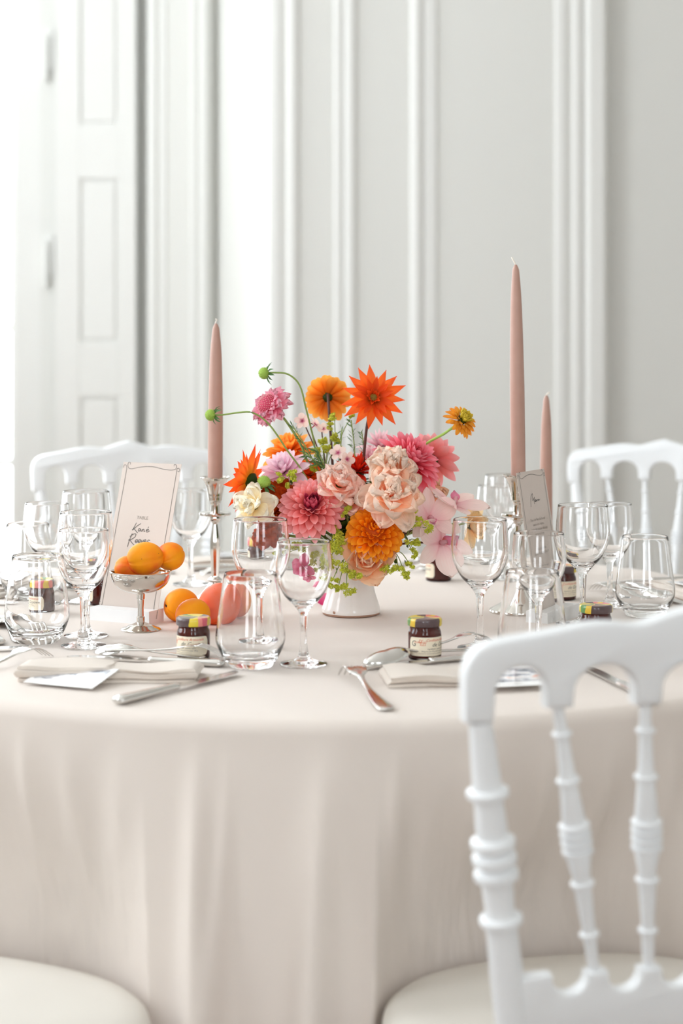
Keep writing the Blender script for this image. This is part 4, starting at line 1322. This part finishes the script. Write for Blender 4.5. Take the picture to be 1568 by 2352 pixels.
def star_dahlia(label, loc, dirn, R, key, seed, target_pts=None, mat_stem='stem_dark', group='star-petalled dahlias in the bouquet'):
    root = thing('star_dahlia', label, 'flower', loc, zdir(dirn), group)
    rng = random.Random(seed)
    O = pm(key, L=1, W=.34, tip=.0, cup=.55, bend=.12, nv=8); I = pm('star_in', L=1, W=.36, tip=.12, cup=.6, bend=.22, nv=8); K = pm('star_in', L=1, W=.40, tip=.3, cup=.9, bend=.5)
    it = []
    for i in range(15): it.append((O, math.radians(rng.uniform(78, 96)), 2 * PI * i / 15 + rng.uniform(-.07, .07), R * .08, 0, R * rng.uniform(.88, 1.06), rng.uniform(-.25, .25)))
    for i in range(11): it.append((I, math.radians(rng.uniform(66, 78)), 2 * PI * (i + .5) / 11 + rng.uniform(-.1, .1), R * .07, R * .03, R * rng.uniform(.62, .76), rng.uniform(-.2, .2)))
    for i in range(10): it.append((K, math.radians(rng.uniform(42, 58)), 2 * PI * i / 10 + rng.uniform(-.1, .1), R * .06, R * .04, R * rng.uniform(.30, .38), 0))
    set_petals(root, it)
    obj('disc', lathe([(0, R * .17), (R * .06, R * .165), (R * .11, R * .13), (R * .12, R * .05), (0, 0)], 18), M['disc'], root)
    calyx(root, R * .26, 'leafg', R * .2)
    if target_pts: stem_part(root, target_pts, .0022, mat_stem)
    else: auto_stem(root, R * .4, .0022, mat_stem)
    return root

def ruffled(name, label, cat, loc, dirn, R, key, n=17, seed=1, group='ruffled lisianthus in the bouquet', open_=94, ruffle=.10):
    root = thing(name, label, cat, loc, zdir(dirn), group)
    rng = random.Random(seed)
    ms = [pm(key, L=1, W=.95, tip=.97, cup=.25, bend=.15 + .15 * k, nu=24, nv=11, ruffle=ruffle, seed=seed * 10 + k, base=.3) for k in range(3)]
    mi = [pm(key, L=1, W=.85, tip=.97, cup=.5, bend=.45 + .2 * k, nu=22, nv=10, ruffle=ruffle * 1.1, seed=seed * 10 + 5 + k, base=.3) for k in range(3)]
    it = []
    n = int(n * 1.5)
    for i in range(n):
        t = (i + .5) / n
        phi = math.radians(4 + (open_ + 6) * t ** .75 + rng.uniform(-11, 11))
        it.append(((mi if t < .6 else ms)[i % 3], phi, i * 2.39996 + rng.uniform(-.4, .4), R * .10 * rng.random(), -R * .14 * t, R * (.66 + .38 * t) * rng.uniform(.88, 1.08), rng.uniform(-.45, .45)))
    set_petals(root, it)
    calyx(root, R * .2, 'leafg', R * .25)
    auto_stem(root, R * .5, .0018)
    return root

# 1 orange star dahlia, facing out, on its bare dark stem
a1 = at(857, 914, 2.74)
star_dahlia('orange star-shaped dahlia with pointed petals, highest in the bouquet on a dark stem', a1, (.06, -.95, .22), .0465, 'star', 4,
            [a1, a1 + Vector((-.001, .008, -.012)), at(843, 975, 2.75), at(836, 1040, 2.755), at(832, 1095, 2.76), VM])
# 2 amber dahlia seen from behind
b1 = at(752, 912, 2.86)
dahlia('dahlia', 'amber orange dahlia turned away, showing its dark green back', 'flower', b1, (-.06, .96, .20), .0385, 'amber', 'amber', n=80, phi1=112, wid=.50, tip=.88, cup=.7, dome=.16, mat_stem='stem_dark', target=VM + Vector((-.02, .02, 0)))
# 3 scabiosa
def scabiosa(label, loc, dirn, R, pts):
    root = thing('scabiosa', label, 'flower', loc, zdir(dirn), 'scabiosa in the bouquet')
    rng = random.Random(5)
    ms = [pm('scab', L=1, W=.75, tip=.95, cup=.3, bend=.2, nu=8, nv=6, ruffle=.14, seed=k) for k in range(3)]
    it = []
    for i in range(26): it.append((ms[i % 3], math.radians(rng.uniform(86, 130)), 2 * PI * i / 26, R * .28, -R * .12, R * rng.uniform(.66, .86), rng.uniform(-.3, .3)))
    for i in range(22): it.append((ms[i % 3], math.radians(rng.uniform(62, 90)), 2 * PI * (i + .4) / 22, R * .30, R * .02, R * rng.uniform(.48, .62), rng.uniform(-.3, .3)))
    set_petals(root, it)
    V, Fc, V2, F2 = [], [], [], []
    obj('pincushion', lathe([(0, R * .42), (R * .2, R * .40), (R * .40, R * .28), (R * .50, R * .08), (R * .45, -R * .1), (0, -R * .15)], 20), M['pin'], root)
    parts, tips = [], []
    for i in range(150):
        t = (i + .5) / 150; ph = t ** .5 * 1.5; az = i * 2.39996
        n_ = Vector((math.sin(ph) * math.cos(az), math.sin(ph) * math.sin(az), math.cos(ph)))
        c = Vector((n_.x * R * .47, n_.y * R * .47, n_.z * R * .40)); e = c + n_ * R * .11
        s_ = n_.orthogonal().normalized() * R * .022; w_ = n_.cross(s_)
        o = len(V); V += [c + s_, c - s_ * .5 + w_, c - s_ * .5 - w_, e]; Fc += [(o, o + 1, o + 3), (o + 1, o + 2, o + 3), (o + 2, o, o + 3)]
        o = len(V2); r_ = R * .026
        V2 += [e + Vector(q) * r_ for q in ((1, 0, 0), (-1, 0, 0), (0, 1, 0), (0, -1, 0), (0, 0, 1), (0, 0, -1))]
        F2 += [tuple(o + k for k in f) for f in ((0, 2, 4), (2, 1, 4), (1, 3, 4), (3, 0, 4), (2, 0, 5), (1, 2, 5), (3, 1, 5), (0, 3, 5))]
    obj('stamens', new_mesh('stamens', V, Fc), M['pin'], root, kind='stuff')
    obj('stamen_tips', new_mesh('stamen_tips', V2, F2), M['pin_tip'], root, kind='stuff')
    calyx(root, R * .3, 'sepal', R * .2)
    stem_part(root, pts, .0019, 'stem')
sc = at(617, 930, 2.74)
scabiosa('pink scabiosa with a dark pincushion centre, nodding beside the arching seed pods', sc, (-.70, -.48, .53), .0305,
         [sc, sc + Vector((.010, .006, -.010)), at(655, 965, 2.745), at(690, 1020, 2.75), at(712, 1075, 2.76), VM])
# 4,5 seed pods on arching stems
def seed_pod(label, loc, dirn, R, pts, seed):
    root = thing('scabiosa_pod', label, 'seed pod', loc, zdir(dirn), 'green scabiosa seed pods')
    rng = random.Random(seed)
    obj('pod_core', lathe([(0, R * .95), (R * .5, R * .82), (R * .88, R * .42), (R * .95, 0), (R * .8, -R * .42), (R * .4, -R * .7), (0, -R * .8)], 18), M['pod'], root)
    V, Fc = [], []
    N = 120
    for i in range(N):
        z = 1 - 1.45 * (i + .5) / N; q = math.sqrt(1 - z * z); az = i * 2.39996
        n_ = Vector((q * math.cos(az), q * math.sin(az), z)); c = Vector((n_.x * R * .93, n_.y * R * .93, n_.z * R * .92))
        s_ = n_.orthogonal().normalized() * R * .085; w_ = n_.cross(s_).normalized() * R * .085
        o = len(V); V += [c + s_, c + w_, c - s_, c - w_, c + n_ * R * .20]
        Fc += [(o, o + 1, o + 4), (o + 1, o + 2, o + 4), (o + 2, o + 3, o + 4), (o + 3, o, o + 4)]
    obj('bumps', new_mesh('bumps', V, Fc), M['pod'], root, kind='stuff')
    me = pm('sepal', L=1, W=.30, tip=.05, cup=.5, bend=-.9, nv=7)
    it = []
    for i in range(9): it.append((me, math.radians(rng.uniform(84, 112)), 2 * PI * i / 9 + rng.uniform(-.15, .15), R * .25, -R * .55, R * rng.uniform(1.5, 2.1), rng.uniform(-.4, .4)))
    set_petals(root, it, 'sepal')
    stem_part(root, pts, .00135, 'stem')
c4 = at(607, 857, 2.72)
seed_pod('green scabiosa seed pod on the highest arching stem, above the pink scabiosa', c4, (-.95, -.28, -.02), .0088,
         [c4, at(632, 856, 2.722), at(662, 860, 2.725), at(688, 885, 2.73), at(703, 940, 2.74), at(718, 1000, 2.75), at(732, 1060, 2.76), VM], 1)
c5 = at(484, 953, 2.70)
seed_pod('green scabiosa seed pod arching sideways across the pink candle', c5, (-.93, -.34, .02), .0085,
         [c5, at(510, 953, 2.70), at(545, 948, 2.70), at(580, 948, 2.70), at(618, 975, 2.71), at(660, 1035, 2.72), at(705, 1100, 2.735), VM], 2)
c5 = at(606, 1108, 2.685)
seed_pod('small green scabiosa bud beside the cream ruffled flower', c5, (-.1, -.35, .93), .0098, [c5, at(612, 1125, 2.69), at(640, 1180, 2.72), VM], 3)
c5 = at(577, 1131, 2.69)
seed_pod('tiny green bud tucked behind the cream ruffled flower', c5, (-.3, -.4, .8), .0055, [c5, at(590, 1150, 2.70), at(640, 1200, 2.73), VM], 4)
# 6 zinnia
z6 = at(1062, 963, 2.73)
r6 = thing('zinnia', 'small golden zinnia reaching out sideways on a light green stem', 'flower', z6, zdir((.58, -.50, .64)))
ZA = pm('zinnia_core', L=1, W=.5, tip=.8, cup=1.0, bend=.8); ZB = pm('zinnia', L=1, W=.42, tip=.85, cup=.5, bend=-.15)
it = []
for i in range(96):
    t = (i + .5) / 96
    ph_ = math.radians(6 + 104 * t ** .8)
    it.append((ZA if t < .4 else ZB, ph_, i * 2.39996, .0085 * math.sin(ph_), .0085 * math.cos(ph_) - .004, .0195 * (.38 + .66 * t ** .8), 0))
set_petals(r6, it)
calyx(r6, .008, 'leafg', .008)
stem_part(r6, [z6, z6 + Vector((-.006, .003, -.006)), at(1018, 997, 2.735), at(980, 1018, 2.745), at(930, 1060, 2.76), VM], .0021, 'stem_light')
# 7 left star dahlia seen from its back
s7 = at(574, 1105, 2.72)
star_dahlia('orange and yellow star dahlia turned away towards the silver candlestick', s7, (-.80, .36, .26), .052, 'star_back', 9, [s7, s7 + Vector((.012, -.002, -.006)), at(640, 1150, 2.74), VM], 'stem')
# 8 cream lisianthus
ruffled('lisianthus', 'cream white ruffled lisianthus at the bouquet edge, above the wine glass', 'flower', at(582, 1162, 2.665), (-.45, -.8, .25), .0320, 'cream', 17, 11)
# 9 pink dahlia
dahlia('dahlia', 'large coral pink dahlia with a magenta heart, facing out beside the cream flower', 'flower', at(716, 1163, 2.675), (.05, -.80, .60), .0520, 'pink', 'pink_core', n=120, phi1=108, wid=.44, tip=.80, cup=.6, core_t=.22, dome=.30)
# 10 orange ball dahlia
dahlia('dahlia', 'bright orange ball dahlia low in the bouquet above the vase', 'flower', at(861, 1218, 2.66), (.04, -.86, .50), .0455, 'orange', 'orange_core', n=115, phi1=122, wid=.60, tip=.92, cup=.8, core_t=.10, dome=.46)
# 11 pink dahlias at the right
dahlia('dahlia', 'large hot pink dahlia seen from the side, beside the peach ruffled flower', 'flower', at(942, 1056, 2.72), (.52, -.42, .62), .0575, 'hotpink', 'hotpink_core', n=95, phi1=104, wid=.44, tip=.6, cup=.45, core_t=.12, dome=.2)
dahlia('dahlia', 'pink dahlia turned away behind the hot pink one, near the zinnia stem', 'flower', at(993, 1056, 2.80), (.30, .86, .35), .0460, 'pink', 'pink', n=70, phi1=104, wid=.40, tip=.5)
# 12 peach lisianthus
ruffled('lisianthus', 'upper peach ruffled lisianthus, beside the dark stem of the star dahlia', 'flower', at(900, 1072, 2.665), (.12, -.78, .55), .0370, 'peach', 20, 21)
ruffled('lisianthus', 'lower peach ruffled lisianthus, just above the orange ball dahlia', 'flower', at(896, 1135, 2.650), (.05, -.85, .40), .0470, 'peach', 22, 22)
ruffled('lisianthus', 'blush ruffled lisianthus between the coral pink dahlia and the dark stem', 'flower', at(778, 1112, 2.685), (.15, -.70, .65), .0370, 'peachpink', 20, 23)
ruffled('lisianthus', 'small blush ruffled lisianthus tucked right of the coral pink dahlia', 'flower', at(812, 1150, 2.69), (.0, -.85, .3), .0260, 'peachpink', 15, 24)
# 13.. background flowers
dahlia('dahlia', 'pale lilac dahlia behind the orange star dahlia near the candlestick', 'flower', at(655, 1085, 2.745), (-.35, -.60, .70), .0430, 'lilac', 'lilac', n=60, phi1=98, wid=.44, tip=.6)
dahlia('dahlia', 'orange dahlia at the back behind the pale lilac one', 'flower', at(664, 1040, 2.84), (-.30, -.35, .85), .0450, 'amber', 'amber', n=70, phi1=100, wid=.46, tip=.9)
dahlia('dahlia', 'scarlet dahlia between the dark stem and small white blossoms', 'flower', at(820, 1085, 2.755), (.05, -.45, .88), .0400, 'red', 'red', n=52, phi1=80, wid=.26, tip=.1)
dahlia('dahlia', 'small vivid orange dahlia deep among the green sprigs', 'flower', at(712, 1092, 2.765), (-.1, -.5, .8), .0330, 'star', 'star', n=46, phi1=92, wid=.4, tip=.5)
dahlia('dahlia', 'pale pink dahlia at the back behind the hot pink one', 'flower', at(872, 1028, 2.86), (.0, -.35, .92), .0420, 'palepink', 'palepink', n=48, phi1=95, wid=.26, tip=.1)
dahlia('dahlia', 'pale pink dahlia hidden low behind the peach flowers', 'flower', at(855, 1060, 2.79), (.0, -.55, .8), .0340, 'palepink', 'palepink', n=46, phi1=95, wid=.4, tip=.4)
dahlia('dahlia', 'orange dahlia low behind the cream ruffled flower', 'flower', at(640, 1172, 2.72), (-.35, -.8, .2), .0310, 'orange', 'orange_core', n=46, phi1=100, wid=.44, tip=.8)
# rose under the orange ball dahlia
def rose(label, loc, dirn, R, key, seed):
    root = thing('garden_rose', label, 'flower', loc, zdir(dirn))
    ms = [pm(key, L=1, W=1.0, tip=.97, cup=.7, bend=1.1 - .25 * k, nu=10, nv=8, ruffle=.03, seed=seed + k, base=.5) for k in range(4)]
    it = []; rng = random.Random(seed)
    for i in range(24):
        t = (i + .5) / 24
        it.append((ms[min(3, int(t * 4))], math.radians(6 + 78 * t), i * 2.39996, R * .1 * t, -R * .2 * t, R * (.55 + .5 * t), rng.uniform(-.15, .15)))
    set_petals(root, it); calyx(root, R * .25, 'leafg', R * .25); auto_stem(root, R * .4, .002)
rose('peach garden rose hanging below the orange ball dahlia over the vase rim', at(846, 1276, 2.675), (-.05, -.86, -.12), .0420, 'rose', 31)
# orchids
def orchid(label, loc, dirn, R, spin, key='orchid'):
    q = zdir(dirn) @ Quaternion((0, 0, 1), math.radians(spin))
    root = thing('orchid', label, 'flower', loc, q, 'pale pink orchids in the bouquet')
    sep = pm(key, L=1, W=.50, tip=.6, cup=.35, bend=.25, nu=6, nv=9); pet = pm(key, L=1, W=.78, tip=.85, cup=.22, bend=.18, nu=8, nv=9, ruffle=.02)
    it = [(sep, math.radians(84), PI / 2, R * .05, 0, R, 0), (sep, math.radians(84), PI / 2 + 2.2, R * .05, 0, R * .95, 0), (sep, math.radians(84), PI / 2 - 2.2, R * .05, 0, R * .95, 0),
          (pet, math.radians(76), PI / 2 + 1.12, R * .05, R * .02, R, .1), (pet, math.radians(76), PI / 2 - 1.12, R * .05, R * .02, R, -.1)]
    set_petals(root, it)
    lip = pm('orchid_lip', L=1, W=.8, tip=.7, cup=.9, bend=.7, nu=8, nv=8, ruffle=.05)
    obj('lip', lip, None, root, loc=(0, -R * .02, R * .02), rot=Quaternion((0, 0, 1), -PI / 2) @ Quaternion((0, 1, 0), math.radians(55) - PI / 2), scale=R * .40)
    sl = pm('orchid_lip', L=1, W=.5, tip=.8, cup=.9, bend=1.2, nu=6, nv=7)
    for s in (-1, 1):
        obj('side_lobe', sl, None, root, loc=(0, 0, R * .03), rot=Quaternion((0, 0, 1), -PI / 2 + s * 1.1) @ Quaternion((0, 1, 0), math.radians(35) - PI / 2), scale=R * .28)
    obj('column', tube([(0, R * .02, 0), (0, R * .03, R * .15), (0, -R * .02, R * .28)], [R * .07, R * .08, R * .05], 8), PM[key], root)
    auto_stem(root, R * .4, .0017, 'stem_dark')
orchid('pale pink orchid with curled magenta lip, uppermost beside the hot pink dahlia', at(1040, 1160, 2.71), (.34, -.28, .90), .0520, 200)
orchid('pale pink orchid with an orange throat in the shade below the uppermost one', at(985, 1192, 2.69), (.35, -.85, .30), .0450, 25)
orchid('lowest pale pink orchid, hanging above the far jam jar', at(1012, 1245, 2.70), (.42, -.75, .10), .0520, 150)
ruffled('lisianthus', 'yellow-cream ruffled flower at the bouquet edge behind the wine glass', 'flower', at(1078, 1208, 2.755), (.75, -.45, -.15), .0360, 'orchid_cream', 10, 41, open_=80, ruffle=.05)
ruffled('lisianthus', 'peach flower hidden behind the orchids and hot pink dahlia', 'flower', at(985, 1140, 2.76), (.5, -.6, .3), .0330, 'rose', 14, 43)
# celosia
def celosia(label, loc, dirn, R, seed):
    root = thing('celosia', label, 'flower', loc, zdir(dirn), 'rust velvet celosia')
    rng = random.Random(seed); ph = [rng.uniform(0, 6) for _ in range(5)]
    nu, nv = 56, 28
    V, Fc = [(0, 0, R)], []
    for i in range(1, nv):
        v = PI * i / nv
        for k in range(nu):
            a = 2 * PI * k / nu
            w = 1 + .22 * math.sin(5 * a + 2.2 * math.sin(3 * v + ph[0]) + ph[1]) * math.sin(v) + .12 * math.sin(11 * a + 3 * v + ph[2]) * math.sin(v) + .10 * math.sin(7 * v + 2 * math.sin(4 * a) + ph[3])
            V.append((math.sin(v) * math.cos(a) * R * 1.15 * w, math.sin(v) * math.sin(a) * R * .7 * w, math.cos(v) * R * w))
    V.append((0, 0, -R))
    for k in range(nu): Fc.append((0, 1 + k, 1 + (k + 1) % nu))
    for i in range(nv - 2):
        for k in range(nu):
            k2 = (k + 1) % nu
            Fc.append((1 + i * nu + k, 1 + (i + 1) * nu + k, 1 + (i + 1) * nu + k2, 1 + i * nu + k2))
    o = 1 + (nv - 2) * nu
    for k in range(nu): Fc.append((o + (k + 1) % nu, o + k, len(V) - 1))
    obj('crest', new_mesh('crest', V, Fc), M['celosia'], root)
    auto_stem(root, R, .002)
celosia('rust velvet celosia crest between the cream flower and coral pink dahlia', at(640, 1142, 2.71), (-.3, -.5, .8), .0240, 1)
celosia('rust velvet celosia crest low behind the rim of the wine glass', at(622, 1222, 2.71), (-.6, -.6, .2), .0250, 2)
# small phlox
def phlox(label, loc, dirn, R):
    root = thing('phlox', label, 'flower', loc, zdir(dirn), 'small white phlox blossoms')
    me = pm('phlox', L=1, W=.85, tip=.9, cup=.15, bend=.05, nu=6, nv=6)
    set_petals(root, [(me, math.radians(82), 2 * PI * i / 5 + .3, R * .06, 0, R, .15) for i in range(5)])
    obj('tube', tube([(0, 0, -R * .9), (0, 0, -R * .4), (0, 0, 0)], [R * .05, R * .06, R * .10], 7), M['pin'], root)
    auto_stem(root, R * .8, .0010, 'stem_dark')
phlox('white phlox blossom with a pink eye, below the amber dahlia', at(694, 967, 2.78), (-.2, -.9, .3), .0125)
phlox('white phlox blossom in profile beside the amber dahlia stem', at(724, 975, 2.79), (.6, -.3, .6), .0130)
phlox('white phlox blossom before the scarlet dahlia', at(776, 1040, 2.735), (-.2, -.8, .5), .0130)
phlox('white phlox blossom drooping just above the blush flower', at(797, 1055, 2.73), (.4, -.7, .0), .0125)
phlox('pale phlox blossom at the foot of the arching stems', at(742, 985, 2.80), (.2, -.6, .6), .0110)
# magenta blossom hanging behind the near glass, fallen petals
def blossom(label, loc, dirn, R, key, cat='flower', n=7, name='sweet_pea', stem=True):
    root = thing(name, label, cat, loc, zdir(dirn))
    me = pm(key, L=1, W=.9, tip=.95, cup=.4, bend=.3, nu=8, nv=6, ruffle=.08, seed=3)
    set_petals(root, [(me, math.radians(40 + 50 * (i % 2)), i * 2.39996, R * .06, 0, R, .2) for i in range(n)])
    if stem: auto_stem(root, R * .6, .0014)
blossom('magenta blossom hanging low at the vase, seen through the near wine glass', at(697, 1306, 2.72), (-.4, -.85, -.1), .0215, 'magenta')
blossom('second magenta blossom hanging beside the first, below the lime sprays', at(712, 1330, 2.725), (-.1, -.8, -.4), .0150, 'magenta')
fp = pt(747, 1392)
o = obj('fallen_petal', petal_mesh(L=.024, W=.017, tip=.8, cup=.5, bend=.5), PM['magenta'], loc=fp + Vector((-.004, 0, .0012)), rot=(0, math.radians(-30), math.radians(70)))
tag(o, 'pink petal fallen on the cloth against the vase foot', 'petal')
# lime sprays (lady's mantle)
def floret_cloud(centres, seed):
    rng = random.Random(seed); V, Fc = [], []
    for c, R, n in centres:
        for i in range(n):
            d_ = Vector((rng.gauss(0, 1), rng.gauss(0, 1), rng.gauss(0, 1))).normalized() * R * rng.uniform(.45, 1.0)
            p = c + Vector((d_.x, d_.y, d_.z * .75)); s = rng.uniform(.0014, .0023)
            n_ = Vector((rng.uniform(-1, 1), rng.uniform(-1, 1), rng.uniform(-.2, 1))).normalized()
            a = n_.orthogonal().normalized(); b = n_.cross(a)
            o = len(V); V.append(p)
            for k in range(8):
                an = PI * k / 4; rr = s if k % 2 == 0 else s * .42
                V.append(p + (a * math.cos(an) + b * math.sin(an)) * rr + n_ * (s * .35 if k % 2 == 0 else 0))
            for k in range(8): Fc.append((o, o + 1 + k, o + 1 + (k + 1) % 8))
    return new_mesh('florets', V, Fc, smooth=False)
def lime_spray(label, anchor, blobs, seed, leaves=2):
    root = thing('lime_spray', label, 'foliage', anchor, None, 'lime green floret sprays')
    rng = random.Random(seed)
    cs = []
    for x, y, D, rpx in blobs:
        c = at(x, y, D) - anchor; R = rpx / F_PX * D
        for k in range(4):
            cs.append((c + Vector((rng.uniform(-1, 1), rng.uniform(-.7, .7), rng.uniform(-1, 1))) * R * .62, R * .45, int(24 + rpx * 1.9)))
        obj('stem', tube(smooth_prof([Vector((0, 0, 0)), c * .5 + Vector((0, 0, .006)), c], 4), .0007, 5), M['stem'], root)
    obj('florets', floret_cloud(cs, seed), M['lime'], root, kind='stuff')
    me = pm('leafg', L=1, W=.8, tip=.4, cup=.3, bend=-.2, nu=6, nv=6)
    for k in range(leaves):
        x, y, D, rpx = blobs[k % len(blobs)]
        c = (at(x, y, D) - anchor) * rng.uniform(.4, .75)
        obj('leaf', me, None, root, loc=c, rot=Quaternion((rng.random(), rng.random(), rng.random(), rng.random())).normalized(), scale=rng.uniform(.007, .012))
    return root
lime_spray('lime green floret spray between the coral pink and orange dahlias', at(790, 1250, 2.72), [(776, 1215, 2.675, 20), (765, 1245, 2.665, 22), (790, 1235, 2.67, 18), (772, 1268, 2.66, 22), (755, 1285, 2.66, 15)], 1, 4)
lime_spray('lime green floret spray trailing down over the vase beside the near glass', at(800, 1275, 2.71), [(785, 1300, 2.655, 22), (762, 1335, 2.65, 18), (795, 1348, 2.65, 24), (815, 1330, 2.65, 20), (775, 1355, 2.65, 14)], 2, 4)
lime_spray('lime green floret spray trailing below the orange ball dahlia, towards the far jar', at(905, 1265, 2.71), [(893, 1302, 2.66, 20), (915, 1310, 2.66, 18), (930, 1325, 2.66, 16), (940, 1295, 2.665, 14)], 3, 4)
lime_spray('lime green floret spray beside the orchids, above the orange ball dahlia', at(935, 1230, 2.72), [(942, 1180, 2.66, 20), (955, 1200, 2.66, 18), (978, 1212, 2.66, 20), (935, 1195, 2.665, 14)], 4, 3)
lime_spray('lime green floret spray under the orchids', at(930, 1250, 2.72), [(945, 1255, 2.67, 18), (960, 1245, 2.67, 12), (948, 1272, 2.67, 12)], 5, 4)
lime_spray('airy lime floret spray rising among the arching stems', at(745, 1090, 2.77), [(740, 1015, 2.77, 16), (762, 1005, 2.78, 18), (728, 1040, 2.77, 16), (775, 1020, 2.78, 18), (752, 1035, 2.77, 18)], 6, 3)
lime_spray('airy lime floret spray highest beside the amber dahlia', at(770, 1040, 2.80), [(768, 955, 2.81, 14), (760, 980, 2.80, 12), (808, 955, 2.80, 8)], 7, 0)
lime_spray('lime florets before the pale lilac dahlia', at(670, 1120, 2.72), [(668, 1085, 2.69, 14), (648, 1098, 2.69, 16), (675, 1098, 2.69, 10), (655, 1115, 2.69, 10)], 8, 2)
lime_spray('lime florets between the coral pink dahlia and blush flowers', at(800, 1200, 2.72), [(795, 1165, 2.675, 14), (790, 1180, 2.67, 10), (720, 1075, 2.74, 12)], 9, 1)
lime_spray('lime floret spray on the window side of the vase, behind the wine glasses', at(760, 1260, 2.76), [(690, 1265, 2.74, 26), (720, 1285, 2.73, 26), (745, 1300, 2.72, 22), (640, 1275, 2.75, 18), (665, 1250, 2.75, 18)], 10, 5)
# feathery green sprigs
def sprig(label, base, tip, n, seed, size=.010):
    root = thing('green_sprig', label, 'foliage', base, None, 'feathery green sprigs')
    rng = random.Random(seed); v = tip - base
    obj('stem', tube(smooth_prof([Vector((0, 0, 0)), v * .5 + Vector((.002, 0, 0)), v], 4), .0009, 5), M['stem'], root)
    me = pm('sepal', L=1, W=.17, tip=.05, cup=.4, bend=.2)
    for i in range(n):
        t = .25 + .75 * (i + .5) / n
        d_ = (v.normalized() * rng.uniform(.3, 1.0) + Vector((rng.gauss(0, 1), rng.gauss(0, 1), rng.gauss(0, 1))).normalized() * .8).normalized()
        obj('leaf', me, None, root, loc=v * t, rot=Vector((1, 0, 0)).rotation_difference(d_), scale=size * rng.uniform(.7, 1.3))
sprig('feathery green sprig beside the amber dahlia, left of the dark stem', at(815, 1090, 2.77), at(806, 965, 2.77), 34, 1)
sprig('feathery green sprig beneath the white phlox', at(770, 1100, 2.77), at(785, 985, 2.765), 34, 2)
sprig('feathery green sprig along the scabiosa stem', at(735, 1090, 2.74), at(672, 978, 2.735), 38, 3)
sprig('feathery green sprig at the foot of the arching stems', at(752, 1095, 2.73), at(725, 1030, 2.72), 36, 4, .013)
sprig('feathery green sprig just above the blush flower', at(770, 1100, 2.72), at(700, 1040, 2.725), 36, 5, .012)
sprig('feathery green sprig behind the scarlet dahlia', at(838, 1090, 2.80), at(830, 990, 2.80), 30, 6)
# leafy stems filling the heart of the bouquet
def leafy_stem(label, base, n, seed, spread, up):
    root = thing('leafy_stem', label, 'foliage', base, None, 'dark leafy stems in the bouquet')
    rng = random.Random(seed)
    me = pm('leafd', L=1, W=.42, tip=.25, cup=.3, bend=-.35, nv=8)
    obj('stem', tube([(0, 0, -.02), (0, 0, .02), up], .0018, 6), M['stem'], root)
    for i in range(n):
        az = rng.uniform(0, 2 * PI); el = rng.uniform(-.3, 1.0)
        d_ = Vector((math.cos(az) * math.cos(el), math.sin(az) * math.cos(el), math.sin(el)))
        obj('leaf', me, None, root, loc=Vector(up) * rng.uniform(.2, 1), rot=Vector((1, 0, 0)).rotation_difference(d_), scale=spread * rng.uniform(.6, 1.0))
leafy_stem('green leaves in the heart of the bouquet above the vase rim', VP + Vector((0, 0, .10)), 40, 1, .075, (0, 0, .06))
leafy_stem('dark green leaves behind the coral pink dahlia', VP + Vector((-.055, -.01, .115)), 30, 2, .055, (-.01, 0, .05))
leafy_stem('dark green leaves behind the orchids', VP + Vector((.06, -.01, .115)), 26, 3, .050, (.01, 0, .04))
leafy_stem('dark green leaves around the blush flowers', VP + Vector((.0, -.01, .17)), 26, 4, .045, (0, 0, .03))
